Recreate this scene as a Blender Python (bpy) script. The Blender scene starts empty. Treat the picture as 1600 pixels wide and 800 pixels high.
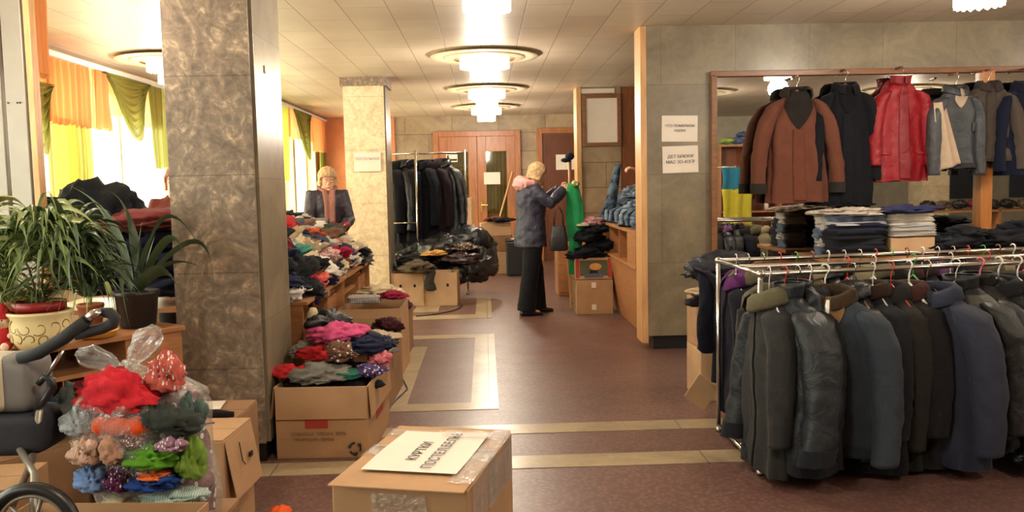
import bpy, bmesh, math, random
from math import sin, cos, pi, radians, sqrt
from mathutils import Vector, Matrix, noise, Euler

SC = bpy.context.scene
COL = SC.collection

# ---------------------------------------------------------------- camera
F_PX = 1350.0
YAW, PITCH, ROLL = 1.73, 4.70, 1.20          # degrees: right, down, clockwise
EYE = Vector((0, 0, 1.42))
cam_data = bpy.data.cameras.new('camera')
cam_data.sensor_width = 36.0
cam_data.lens = 36.0 * F_PX / 1600.0
cam_data.clip_start = 0.05
cam = bpy.data.objects.new('camera', cam_data)
COL.objects.link(cam)
_fwd = Vector((sin(radians(YAW)) * cos(radians(PITCH)), cos(radians(YAW)) * cos(radians(PITCH)), -sin(radians(PITCH))))
_right0 = _fwd.cross(Vector((0, 0, 1))).normalized()
_up0 = _right0.cross(_fwd).normalized()
_r = radians(ROLL)
_right = _right0 * cos(_r) - _up0 * sin(_r)
_up = _up0 * cos(_r) + _right0 * sin(_r)
cam.matrix_world = Matrix.Translation(EYE) @ Matrix((_right, _up, -_fwd)).transposed().to_4x4()
SC.camera = cam

def ray(px, py):
    return (_fwd * F_PX + _right * (px - 800) + _up * (400 - py)).normalized()
def at(px, py, Y):
    """the point seen at pixel (px, py) in the plane at distance Y down the hall"""
    d = ray(px, py)
    return EYE + d * (Y / d.y)
def onz(px, py, z=0.0):
    d = ray(px, py)
    return EYE + d * ((z - EYE.z) / d.z)

# ---------------------------------------------------------------- world, light, exposure
SC.view_settings.view_transform = 'Standard'
SC.view_settings.look = 'None'
SC.view_settings.gamma = 1.0
SC.view_settings.use_curve_mapping = False
SC.view_settings.exposure = 0.12
SC.cycles.use_denoising = True
SC.cycles.max_bounces = 8
SC.cycles.diffuse_bounces = 4
SC.cycles.transparent_max_bounces = 12
SC.cycles.caustics_reflective = False
SC.cycles.caustics_refractive = False
SC.cycles.sample_clamp_indirect = 6.0
world = bpy.data.worlds.new('overcast_daylight')
SC.world = world
world.use_nodes = True
_bg = world.node_tree.nodes['Background']
_bg.inputs[0].default_value = (1.0, 0.95, 0.84, 1)
_bg.inputs[1].default_value = 4.5

def area_light(name, loc, rot, sx, sy, power, col):
    l = bpy.data.lights.new(name, 'AREA')
    l.shape = 'RECTANGLE'; l.size = sx; l.size_y = sy
    l.energy = power; l.color = col
    o = bpy.data.objects.new(name, l)
    o.location = loc; o.rotation_euler = rot
    COL.objects.link(o)
    return o
# daylight entering through the two rows of windows on the left and the far left
DAY = (1.0, 0.84, 0.54)
area_light('daylight_near_windows', (-4.25, 8.9, 1.5), (0, radians(-90), 0), 1.9, 5.4, 500, DAY)
area_light('daylight_far_windows', (-3.35, 13.9, 1.5), (0, radians(-90), 0), 1.9, 3.6, 300, DAY)
area_light('daylight_entrance_windows', (-4.25, 1.2, 1.5), (0, radians(-90), 0), 1.9, 6.5, 260, (1.0, 0.92, 0.80))
LAMP_POWER = 60
LAMP_COL = (1.0, 0.90, 0.77)

# ---------------------------------------------------------------- colour and materials
def lin(c):
    c /= 255.0
    return c / 12.92 if c <= 0.04045 else ((c + 0.055) / 1.055) ** 2.4
def rgb(r, g, b):
    return (lin(r), lin(g), lin(b), 1.0)

MATS = {}
def _new(name):
    m = bpy.data.materials.new(name)
    m.use_nodes = True
    nt = m.node_tree
    return m, nt, nt.nodes['Principled BSDF']
def N(nt, kind, **kw):
    n = nt.nodes.new(kind)
    for k, v in kw.items():
        setattr(n, k, v)
    return n
def L(nt, a, b):
    nt.links.new(a, b)
def coords(nt, kind='Object', scale=(1, 1, 1), rot=(0, 0, 0)):
    tc = N(nt, 'ShaderNodeTexCoord')
    mp = N(nt, 'ShaderNodeMapping')
    mp.inputs['Scale'].default_value = scale
    mp.inputs['Rotation'].default_value = rot
    L(nt, tc.outputs[kind], mp.inputs[0])
    return mp.outputs[0]
def noise_tex(nt, vec, scale, detail=4, rough=.55, dist=0.0):
    n = N(nt, 'ShaderNodeTexNoise')
    n.inputs['Scale'].default_value = scale
    n.inputs['Detail'].default_value = detail
    n.inputs['Roughness'].default_value = rough
    n.inputs['Distortion'].default_value = dist
    L(nt, vec, n.inputs['Vector'])
    return n.outputs['Fac']
def ramp(nt, fac, stops):
    r = N(nt, 'ShaderNodeValToRGB')
    e = r.color_ramp.elements
    e[0].position, e[0].color = stops[0]
    e[1].position, e[1].color = stops[-1]
    for p, c in stops[1:-1]:
        x = e.new(p); x.color = c
    L(nt, fac, r.inputs[0])
    return r.outputs[0]
def mixc(nt, fac, a, b, mode='MIX'):
    m = N(nt, 'ShaderNodeMix', data_type='RGBA', blend_type=mode)
    for s, v in ((m.inputs[0], fac), (m.inputs[6], a), (m.inputs[7], b)):
        if hasattr(v, 'links') or isinstance(v, bpy.types.NodeSocket):
            L(nt, v, s)
        else:
            s.default_value = v
    return m.outputs[2]
def bump(nt, bsdf, height, strength=.3, dist=.01, prev=None):
    b = N(nt, 'ShaderNodeBump')
    b.inputs['Strength'].default_value = strength
    b.inputs['Distance'].default_value = dist
    L(nt, height, b.inputs['Height'])
    if prev is not None:
        L(nt, prev, b.inputs['Normal'])
    L(nt, b.outputs[0], bsdf.inputs['Normal'])
    return b.outputs[0]

def plain(name, col, rough=.5, metal=0.0, var=.06, vscale=6, bmp=.0, bscale=40, spec=.5, coat=0.0):
    if name in MATS: return MATS[name]
    m, nt, b = _new(name)
    v = coords(nt)
    f = noise_tex(nt, v, vscale)
    lo = tuple(c * (1 - var * 2) for c in col[:3]) + (1,)
    hi = tuple(min(1, c * (1 + var * 2)) for c in col[:3]) + (1,)
    L(nt, ramp(nt, f, [(.3, lo), (.7, hi)]), b.inputs['Base Color'])
    b.inputs['Roughness'].default_value = rough
    b.inputs['Metallic'].default_value = metal
    b.inputs['Specular IOR Level'].default_value = spec
    b.inputs['Coat Weight'].default_value = coat
    if bmp:
        bump(nt, b, noise_tex(nt, v, bscale, 3), bmp, .005)
    MATS[name] = m
    return m

def cloth(name, style):
    """fabric whose colour is the object's own colour"""
    if name in MATS: return MATS[name]
    m, nt, b = _new(name)
    oi = N(nt, 'ShaderNodeObjectInfo')
    v = coords(nt)
    f = noise_tex(nt, v, 9 if style != 'denim' else 14, 5, .6)
    dark = mixc(nt, 1.0, oi.outputs['Color'], (.72, .72, .74, 1), 'MULTIPLY')
    lite = mixc(nt, 1.0, oi.outputs['Color'], (1.15, 1.14, 1.12, 1), 'MULTIPLY')
    if style == 'denim':
        f2 = ramp(nt, f, [(.42, (0, 0, 0, 1)), (.62, (1, 1, 1, 1))])
        lite = mixc(nt, .45, lite, (.22, .30, .40, 1))
        c = mixc(nt, f2, dark, lite)
    elif style == 'print':
        vo = N(nt, 'ShaderNodeTexVoronoi'); vo.inputs['Scale'].default_value = 26
        L(nt, v, vo.inputs['Vector'])
        k = ramp(nt, vo.outputs['Distance'], [(.25, (1, 1, 1, 1)), (.32, (0, 0, 0, 1))])
        c = mixc(nt, k, mixc(nt, f, dark, lite), (.75, .72, .66, 1))
    elif style == 'stripe':
        w = N(nt, 'ShaderNodeTexWave'); w.inputs['Scale'].default_value = 22; w.inputs['Distortion'].default_value = 1.2
        L(nt, v, w.inputs['Vector'])
        k = ramp(nt, w.outputs['Fac'], [(.45, (0, 0, 0, 1)), (.55, (1, 1, 1, 1))])
        c = mixc(nt, k, mixc(nt, f, dark, lite), (.62, .55, .48, 1))
    else:
        c = mixc(nt, f, dark, lite)
    L(nt, c, b.inputs['Base Color'])
    b.inputs['Roughness'].default_value = {'nylon': .54, 'plastic': .28, 'denim': .85, 'leather': .42}.get(style, .9)
    b.inputs['Specular IOR Level'].default_value = {'nylon': .45, 'plastic': .6, 'leather': .5}.get(style, .2)
    if style in ('wool', 'knit', 'denim', 'print', 'stripe'):
        b.inputs['Sheen Weight'].default_value = .04
    n1 = noise_tex(nt, v, 11, 4, .6, .8)
    st = {'nylon': .55, 'plastic': .9, 'leather': .5, 'knit': .35}.get(style, .4)
    p = bump(nt, b, n1, st, .02)
    if style == 'knit':
        w = N(nt, 'ShaderNodeTexWave'); w.inputs['Scale'].default_value = 60; w.inputs['Distortion'].default_value = 2
        L(nt, v, w.inputs['Vector'])
        bump(nt, b, w.outputs['Fac'], .5, .004, p)
    elif style in ('wool', 'denim', 'plain', 'print', 'stripe'):
        bump(nt, b, noise_tex(nt, v, 220, 2), .25, .002, p)
    MATS[name] = m
    return m
C_PLAIN = cloth('woven_fabric', 'plain'); C_WOOL = cloth('wool_fabric', 'wool'); C_KNIT = cloth('knitted_fabric', 'knit')
C_DENIM = cloth('denim_fabric', 'denim'); C_NYLON = cloth('nylon_fabric', 'nylon'); C_PLAST = cloth('plastic_film_dark', 'plastic')
C_PRINT = cloth('printed_fabric', 'print'); C_STRIPE = cloth('striped_fabric', 'stripe'); C_LEATH = cloth('leather', 'leather')

def stone(name, cols, scale=3.0, dist=3.5, rough=.35, slab=None, joint=(.1, .09, .08, 1), swirl=.6, tint=.12, axes='XZ', gap=.004):
    m, nt, b = _new(name)
    v = coords(nt)
    f = noise_tex(nt, v, scale, 9, .66, dist)
    f2 = noise_tex(nt, v, scale * 5, 6, .6, 1.5)
    mx = N(nt, 'ShaderNodeMath', operation='MULTIPLY_ADD')
    L(nt, f2, mx.inputs[0]); mx.inputs[1].default_value = swirl * .5; 
    mm = N(nt, 'ShaderNodeMath', operation='MULTIPLY'); L(nt, f, mm.inputs[0]); mm.inputs[1].default_value = 1 - swirl * .5
    L(nt, mm.outputs[0], mx.inputs[2])
    c = ramp(nt, mx.outputs[0], [(.34, cols[0]), (.46, cols[1]), (.54, cols[2]), (.66, cols[3])])
    if slab:
        sep = N(nt, 'ShaderNodeSeparateXYZ'); L(nt, v, sep.inputs[0])
        cmb = N(nt, 'ShaderNodeCombineXYZ')
        if axes == 'XZ':
            ad = N(nt, 'ShaderNodeMath', operation='ADD')
            L(nt, sep.outputs[0], ad.inputs[0]); L(nt, sep.outputs[1], ad.inputs[1])
            L(nt, ad.outputs[0], cmb.inputs[0]); L(nt, sep.outputs[2], cmb.inputs[1])
        else:
            L(nt, sep.outputs[0], cmb.inputs[0]); L(nt, sep.outputs[1], cmb.inputs[1])
        br = N(nt, 'ShaderNodeTexBrick')
        br.inputs['Scale'].default_value = 1.0
        br.inputs['Brick Width'].default_value = slab[0]
        br.inputs['Row Height'].default_value = slab[1]
        br.inputs['Mortar Size'].default_value = gap
        br.inputs['Mortar Smooth'].default_value = .1
        br.inputs['Color1'].default_value = (1 - tint, 1 - tint, 1 - tint, 1)
        br.inputs['Color2'].default_value = (1 + tint, 1 + tint * .9, 1 + tint * .7, 1)
        br.inputs['Mortar'].default_value = joint
        br.offset = slab[2] if len(slab) > 2 else .5
        L(nt, cmb.outputs[0], br.inputs['Vector'])
        c = mixc(nt, 1.0, c, br.outputs['Color'], 'MULTIPLY')
        inv = N(nt, 'ShaderNodeMath', operation='SUBTRACT'); inv.inputs[0].default_value = 1; L(nt, br.outputs['Fac'], inv.inputs[1])
        bump(nt, b, inv.outputs[0], .4, .003)
    L(nt, c, b.inputs['Base Color'])
    b.inputs['Roughness'].default_value = rough
    MATS[name] = m
    return m

def wood(name, col, dark, scale=2.2, rough=.38, axis=(1, 12, 1)):
    if name in MATS: return MATS[name]
    m, nt, b = _new(name)
    v = coords(nt, scale=axis)
    f = noise_tex(nt, v, scale, 6, .6, 1.2)
    L(nt, ramp(nt, f, [(.3, dark), (.7, col)]), b.inputs['Base Color'])
    b.inputs['Roughness'].default_value = rough
    MATS[name] = m
    return m

STONE_BROWN = stone('veined_brown_stone', [rgb(92, 78, 68), rgb(120, 104, 90), rgb(142, 124, 106), rgb(206, 180, 150)], 3.0, 4.2, .38, (3.0, .50, 0), swirl=.9, joint=(.6, .58, .55, 1), tint=.05, gap=.003)
STONE_GREEN = stone('grey_green_stone', [rgb(106, 94, 76), rgb(122, 110, 90), rgb(132, 120, 98), rgb(148, 134, 108)], 1.6, 1.0, .30, (.62, .74, .35), swirl=.5, tint=.09, joint=(.6, .58, .55, 1), gap=.002)
STONE_BACK = stone('beige_stone_blocks', [rgb(128, 108, 84), rgb(152, 130, 102), rgb(164, 142, 112), rgb(182, 158, 126)], 1.3, 1.0, .42, (.86, .34, .5), swirl=.4, tint=.13, joint=(.5, .45, .38, 1), gap=.006)
STONE_CREAM = stone('pale_veined_stone', [rgb(186, 162, 128), rgb(214, 192, 156), rgb(228, 208, 172), rgb(240, 224, 192)], 3.0, 2.4, .4, (3, .62, 0), swirl=.9, tint=.04, gap=.003, joint=(.7, .68, .6, 1))
WOOD_DESK = wood('orange_veneer', rgb(180, 126, 82), rgb(150, 98, 60), axis=(2, 2, 14))
WOOD_RED = wood('red_brown_veneer', rgb(150, 92, 54), rgb(112, 62, 34), axis=(10, 10, 1.2))
WOOD_DOOR = wood('door_veneer', rgb(176, 112, 66), rgb(140, 82, 44), axis=(10, 10, 1))
WOOD_DARKDOOR = wood('dark_door_veneer', rgb(112, 62, 34), rgb(84, 42, 22), axis=(10, 10, 1))
WOOD_PALE = wood('pale_wood_strip', rgb(214, 168, 118), rgb(188, 138, 88), axis=(8, 8, 1))
WOOD_FRAME = wood('mirror_frame_wood', rgb(142, 96, 62), rgb(112, 70, 42), axis=(2, 2, 9))
WOOD_ORANGE = wood('orange_post_wood', rgb(196, 128, 66), rgb(166, 100, 46), axis=(8, 8, 1))
CARD = plain('cardboard', rgb(176, 139, 104), .82, var=.05, vscale=5, bmp=.15, bscale=60, spec=.2)
CARD_DARK = plain('cardboard_brown', rgb(146, 112, 82), .85, var=.06, vscale=4, bmp=.15, bscale=50, spec=.2)
CARD_PALE = plain('cardboard_pale', rgb(194, 160, 124), .82, var=.05, vscale=5, bmp=.15, bscale=60, spec=.2)
PAPER = plain('white_paper', rgb(226, 214, 200), .7, var=.02)
INK = plain('black_ink', rgb(42, 38, 36), .6, var=0)
REDINK = plain('red_ink', rgb(168, 58, 44), .6, var=0)
CHROME = plain('chrome_tube', rgb(196, 192, 186), .22, 1.0, var=.02)
STEELGREY = plain('grey_painted_metal', rgb(148, 140, 130), .38, .4, var=.03)
BLACKP = plain('black_plastic', rgb(24, 24, 27), .38, var=.05)
DARK = plain('dark_plinth', rgb(22, 22, 26), .4, var=.05)
WHITEP = plain('white_plastic', rgb(226, 220, 212), .35, var=.02)
REDP = plain('red_plastic', rgb(206, 62, 52), .35, var=.02)
GREENP = plain('green_plastic', rgb(60, 170, 90), .35, var=.02)
PINKP = plain('pink_plastic', rgb(226, 110, 130), .35, var=.02)
BROWNWD = plain('brown_hanger_wood', rgb(116, 66, 44), .4, var=.05)
SKIN = plain('skin', rgb(214, 160, 130), .5, var=.03)
HAIR = plain('blonde_hair', rgb(178, 146, 106), .8, var=.25, vscale=30, bmp=.6, bscale=80)
BRASS = plain('brass', rgb(190, 150, 80), .25, 1.0)
LEAF = plain('leaf_green', rgb(118, 136, 80), .5, var=.25, vscale=5)
LEAF_PALE = plain('leaf_pale_green', rgb(158, 168, 108), .45, var=.2, vscale=7)
LEAF_DARK = plain('leaf_dark_green', rgb(62, 80, 52), .4, var=.2, vscale=5)
SOIL = plain('potting_soil', rgb(52, 38, 28), .95, var=.2, vscale=40, bmp=.8)
BAGIN = None
# ---------------------------------------------------------------- mesh helpers
class MB:
    def __init__(s):
        s.v = []; s.f = []
    def add(s, vs, fs):
        o = len(s.v)
        s.v += [tuple(p) for p in vs]
        s.f += [tuple(i + o for i in q) for q in fs]
        return s
    def box(s, c, d, rz=0.0, rx=0.0, ry=0.0, taper=1.0):
        R = Euler((rx, ry, rz)).to_matrix()
        vs = []
        for z in (-.5, .5):
            k = taper if z < 0 else 1.0
            for x, y in ((-.5, -.5), (.5, -.5), (.5, .5), (-.5, .5)):
                vs.append(Vector(c) + R @ Vector((x * d[0] * k, y * d[1] * k, z * d[2])))
        return s.add(vs, [(3, 2, 1, 0), (4, 5, 6, 7), (0, 1, 5, 4), (1, 2, 6, 5), (2, 3, 7, 6), (3, 0, 4, 7)])
    def loft(s, rings, close=True, cap0=True, cap1=True):
        n = len(rings[0]); vs = []; fs = []
        for r in rings: vs += list(r)
        m = n if close else n - 1
        for i in range(len(rings) - 1):
            for j in range(m):
                a = i * n + j; b = i * n + (j + 1) % n
                fs.append((a, b, b + n, a + n))
        if close and cap0: fs.append(tuple(range(n - 1, -1, -1)))
        if close and cap1: fs.append(tuple((len(rings) - 1) * n + j for j in range(n)))
        return s.add(vs, fs)
    def tube(s, pts, rad, n=8, cap=True, flat=1.0, up=None):
        pts = [Vector(p) for p in pts]
        if not isinstance(rad, (list, tuple)): rad = [rad] * len(pts)
        rings = []; u = None
        for i, p in enumerate(pts):
            t = (pts[min(i + 1, len(pts) - 1)] - pts[max(i - 1, 0)])
            if t.length < 1e-9: t = Vector((0, 0, 1))
            t.normalize()
            if u is None:
                ref = Vector(up) if up else (Vector((0, 0, 1)) if abs(t.z) < .9 else Vector((0, 1, 0)))
                u = (ref - t * ref.dot(t)).normalized()
            else:
                u = (u - t * u.dot(t)).normalized()
            w = t.cross(u)
            rings.append([p + (w * cos(2 * pi * k / n) + u * sin(2 * pi * k / n) * flat) * rad[i] for k in range(n)])
        return s.loft(rings, True, cap, cap)
    def lathe(s, prof, n=32, c=(0, 0, 0), cap0=False, cap1=False, fn=None):
        rings = []
        for r, z in prof:
            rg = []
            for k in range(n):
                a = 2 * pi * k / n
                rr = r * (fn(a, z) if fn else 1)
                rg.append((c[0] + rr * cos(a), c[1] + rr * sin(a), c[2] + z))
            rings.append(rg)
        return s.loft(rings, True, cap0, cap1)
    def ball(s, c, r, n=16, m=10, fn=None):
        rings = []
        for i in range(m + 1):
            t = pi * i / m
            st = max(sin(t), .02)
            rg = []
            for k in range(n):
                a = 2 * pi * k / n
                d = Vector((st * cos(a), st * sin(a), -cos(t)))
                q = fn(d) if fn else 1
                rg.append((c[0] + d.x * r[0] * q, c[1] + d.y * r[1] * q, c[2] + d.z * r[2] * q))
            rings.append(rg)
        return s.loft(rings)
    def grid(s, fn, nu, nv):
        vs = [fn(i / nu, j / nv) for j in range(nv + 1) for i in range(nu + 1)]
        fs = [(j * (nu + 1) + i, j * (nu + 1) + i + 1, (j + 1) * (nu + 1) + i + 1, (j + 1) * (nu + 1) + i) for j in range(nv) for i in range(nu)]
        return s.add(vs, fs)
    def build(s, name, mat, parent=None, smooth=False, bevel=0, solid=0, sub=0, loc=None, rz=0, col=None):
        me = bpy.data.meshes.new(name)
        me.from_pydata(s.v, [], s.f)
        me.materials.append(mat)
        me.validate(); me.update()
        if smooth:
            for p in me.polygons: p.use_smooth = True
        o = bpy.data.objects.new(name, me)
        COL.objects.link(o)
        if parent is not None: o.parent = parent
        if loc is not None: o.location = loc
        if rz: o.rotation_euler.z = rz
        if solid:
            q = o.modifiers.new('thickness', 'SOLIDIFY'); q.thickness = solid; q.offset = 0
        if bevel:
            q = o.modifiers.new('bevel', 'BEVEL'); q.width = bevel; q.segments = 2; q.limit_method = 'ANGLE'
        if sub:
            q = o.modifiers.new('subdivision', 'SUBSURF'); q.levels = q.render_levels = sub
        if col is not None: o.color = col
        return o

def tag(o, label=None, cat=None, group=None, kind=None):
    if label: o['label'] = label
    if cat: o['category'] = cat
    if group: o['group'] = group
    if kind: o['kind'] = kind
    return o
def thing(name, label, cat, loc=(0, 0, 0), rz=0.0, group=None):
    o = bpy.data.objects.new(name, None)
    o.empty_display_size = .1
    COL.objects.link(o)
    o.location = loc; o.rotation_euler = (0, 0, rz)
    return tag(o, label, cat, group)
def struct(o, label=None):
    return tag(o, label, kind='structure')
def copy_tree(o, parent=None):
    c = o.copy(); COL.objects.link(c); c.parent = parent
    for ch in list(o.children): copy_tree(ch, c)
    return c
def box(name, c, d, mat, parent=None, bevel=0.0, rz=0.0, rx=0.0, ry=0.0):
    return MB().box((0, 0, 0), d, 0, rx, ry).build(name, mat, parent, bevel=bevel, loc=c, rz=rz)
def text(name, body, size, mat, loc, rot, parent=None, extrude=.0008, align='CENTER', flip=False, spacing=1.0):
    cu = bpy.data.curves.new(name, 'FONT')
    cu.body = body; cu.size = size; cu.extrude = extrude
    cu.align_x = align; cu.align_y = 'CENTER'; cu.space_line = spacing
    cu.materials.append(mat)
    t = bpy.data.objects.new(name, cu); COL.objects.link(t)
    bpy.context.view_layer.update()
    me = bpy.data.meshes.new_from_object(t.evaluated_get(bpy.context.evaluated_depsgraph_get()))
    bpy.data.objects.remove(t)
    o = bpy.data.objects.new(name, me); COL.objects.link(o)
    o.location = loc; o.rotation_euler = rot
    if flip: o.scale.x = -1
    if parent is not None: o.parent = parent
    return o
def smoothstep(a, b, x):
    t = max(0, min(1, (x - a) / (b - a))); return t * t * (3 - 2 * t)
def lerp_prof(prof, v):
    for i in range(len(prof) - 1):
        if v <= prof[i + 1][0]:
            a, b = prof[i], prof[i + 1]
            t = (v - a[0]) / max(1e-9, b[0] - a[0]); t = t * t * (3 - 2 * t) * .5 + t * .5
            return [a[k] + (b[k] - a[k]) * t for k in range(1, len(a))]
    return list(prof[-1][1:])
def nz(x, y, z): return noise.noise(Vector((x, y, z)))

# ---------------------------------------------------------------- crumpled clothes: prototypes
def crumple(seed, r=(.19, .15, .07), amp=.34, stretch=(1.3, 3.0, 1.6), lvl=4):
    bm = bmesh.new()
    bmesh.ops.create_icosphere(bm, subdivisions=lvl, radius=1.0)
    for v in bm.verts:
        d = v.co.normalized()
        w = Vector((nz(d.x * 1.1 + seed, d.y * 1.1, d.z * 1.1), nz(d.x * 1.1, d.y * 1.1 + seed, d.z), nz(d.x, d.y, d.z * 1.1 + seed * 2)))
        q = Vector((d.x * stretch[0], d.y * stretch[1], d.z * stretch[2])) + w * 1.4
        rid = 1 - abs(nz(q.x + seed * 3.1, q.y, q.z)) * 2.6
        rid2 = 1 - abs(nz(q.x * 2.3, q.y * 2.3 + seed, q.z * 2.3)) * 2.4
        lump = nz(d.x * .9 + seed * 7, d.y * .9, d.z * .9)
        k = 1 + lump * .55 + amp * (rid - .5) + amp * .38 * (rid2 - .5)
        p = d * max(.35, k)
        p.z = p.z * (1.0 if p.z > 0 else .55)
        v.co = Vector((p.x * r[0], p.y * r[1], p.z * r[2]))
    me = bpy.data.meshes.new('crumpled_cloth')
    bm.to_mesh(me); bm.free()
    for p in me.polygons: p.use_smooth = True
    return me
def folded(seed, d=(.3, .24, .05), layers=3):
    """a garment folded flat: rounded slab whose front shows its fold layers"""
    mb = MB()
    n = 40; rows = 9
    rings = []
    for j in range(rows):
        t = j / (rows - 1)
        z = t * d[2]
        bulge = .88 + .12 * abs(sin(t * layers * pi)) if 0 < j < rows - 1 else .84
        rg = []
        for k in range(n):
            a = 2 * pi * k / n
            e = .32
            x = math.copysign(abs(cos(a)) ** e, cos(a)) * d[0] / 2 * bulge
            y = math.copysign(abs(sin(a)) ** e, sin(a)) * d[1] / 2 * bulge
            w = nz(x * 6 + seed, y * 6, t * 2) * .016
            rg.append((x + w, y + w, z + nz(x * 5, y * 5 + seed, 0) * .016 * t))
        rings.append(rg)
    mb.loft(rings)
    me = bpy.data.meshes.new('folded_cloth'); me.from_pydata(mb.v, [], mb.f)
    me.update()
    for p in me.polygons: p.use_smooth = True
    return me
def trailing(seed, ln=.36, r=.045):
    """a sleeve or leg hanging over an edge"""
    mb = MB(); rings = []
    m = 26; n = 18
    for i in range(m + 1):
        t = i / m
        y = -.13 * (1 - smoothstep(0, .35, t)) * -1 - .05 * smoothstep(.2, .6, t)
        z = .02 - ln * max(0, t - .22) / .78 + .01 * sin(t * 9 + seed)
        c = Vector((.02 * sin(t * 5 + seed), y, z))
        rr = r * (.75 + .5 * t if seed % 2 else 1.1 - .3 * t) * (1 if i not in (0, m) else .55)
        rg = []
        for k in range(n):
            a = 2 * pi * k / n
            q = 1 + .28 * nz(cos(a) * 1.4 + seed, sin(a) * 1.4, t * 7)
            rg.append(c + Vector((cos(a) * rr * q * 1.3, sin(a) * rr * q * .7 * min(1, t * 3 + .3), sin(a) * rr * .5 * (1 - min(1, t * 3)))))
        rings.append(rg)
    mb.loft(rings)
    me = bpy.data.meshes.new('trailing_cloth'); me.from_pydata(mb.v, [], mb.f); me.update()
    for p in me.polygons: p.use_smooth = True
    return me
PROTO = {'crumpled': [crumple(s, stretch=st) for s, st in ((1, (1.2, 3, 1.6)), (2, (2.6, 1.1, 1.5)), (3, (1.5, 1.5, 3)), (4, (3, 2, 1)), (5, (1, 2.4, 2)))],
         'bunched': [crumple(s, (.12, .11, .075), .42, (2.2, 2.2, 2.2)) for s in (11, 12, 13)],
         'folded': [folded(s, layers=2 + s % 2) for s in (1, 2, 3)],
         'trailing': [trailing(s) for s in (1, 2, 3, 4)],
         'heavy': [crumple(s, (.30, .24, .13), .30, (1.2, 2.6, 1.4)) for s in (21, 22, 23)]}
RND = random.Random(7)
def garment(name, form, loc, label, color, mat=None, rz=None, s=1.0, sz=1.0, rx=0.0, ry=0.0, group=None, cat='clothing', pick=None, sy=1.0):
    me = PROTO[form][(pick if pick is not None else RND.randrange(99)) % len(PROTO[form])]
    o = bpy.data.objects.new(name, me)
    COL.objects.link(o)
    if not me.materials: me.materials.append(C_PLAIN)
    o.material_slots[0].link = 'OBJECT'
    o.material_slots[0].material = mat or C_PLAIN
    o.color = rgb(*color)
    o.location = loc
    o.rotation_euler = (rx, ry, RND.uniform(-pi, pi) if rz is None else rz)
    o.scale = (s, s * sy, s * sz)
    return tag(o, label, cat, group)

# ---------------------------------------------------------------- cardboard boxes
def closed_box(label, loc, rz, d, mat=CARD, tape=True, group=None, name='cardboard_box', lift=0.0):
    t = thing(name, label, 'box', loc, rz, group)
    MB().box((0, 0, d[2] / 2), d).build('carton_body', mat, t, bevel=.006)
    MB().box((0, -d[1] / 4 - .001, d[2] + .002), (d[0] * .995, d[1] / 2 - .004, .004)).build('top_flap', mat, t, bevel=.001)
    MB().box((0, d[1] / 4 + .001, d[2] + .002), (d[0] * .995, d[1] / 2 - .004, .004)).build('top_flap', mat, t, bevel=.001)
    if tape:
        m = MB().box((0, 0, d[2] + .0048), (d[0], .055, .0008))
        m.box((d[0] / 2 + .0008, 0, d[2] - .05), (.0008, .055, .1)); m.box((-d[0] / 2 - .0008, 0, d[2] - .05), (.0008, .055, .1))
        m.build('packing_tape', TAPE, t)
    return t
def open_box(label, loc, rz, d, mat=CARD, flaps=(), group=None, name='open_cardboard_box', holes=False):
    t = thing(name, label, 'box', loc, rz, group)
    w = .005; m = MB()
    m.box((0, 0, w / 2), (d[0], d[1], w))
    m.box((0, -d[1] / 2 + w / 2, d[2] / 2), (d[0], w, d[2])); m.box((0, d[1] / 2 - w / 2, d[2] / 2), (d[0], w, d[2]))
    m.box((-d[0] / 2 + w / 2, 0, d[2] / 2), (w, d[1] - 2 * w, d[2])); m.box((d[0] / 2 - w / 2, 0, d[2] / 2), (w, d[1] - 2 * w, d[2]))
    m.build('carton_body', mat, t)
    for side, ang, ln in flaps:            # ang: 0 straight up, 180 folded flat against the outside
        a = radians(ang)
        f = MB()
        if side in 'fb':
            s = -1 if side == 'f' else 1
            cy = s * (d[1] / 2 + .004 + sin(a) * ln / 2); cz = d[2] + cos(a) * ln / 2
            f.box((0, cy, cz), (d[0] * .985, .004, ln), rx=-s * a)
        else:
            s = -1 if side == 'l' else 1
            cx = s * (d[0] / 2 + .004 + sin(a) * ln / 2); cz = d[2] + cos(a) * ln / 2
            f.box((cx, 0, cz), (.004, d[1] * .985, ln), ry=s * a)
        f.build('flap', mat, t)
    if holes:
        for sx in (-1, 1):
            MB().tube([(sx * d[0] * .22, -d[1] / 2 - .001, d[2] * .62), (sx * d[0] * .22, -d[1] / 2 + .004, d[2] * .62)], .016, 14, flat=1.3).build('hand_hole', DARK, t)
    return t

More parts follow.
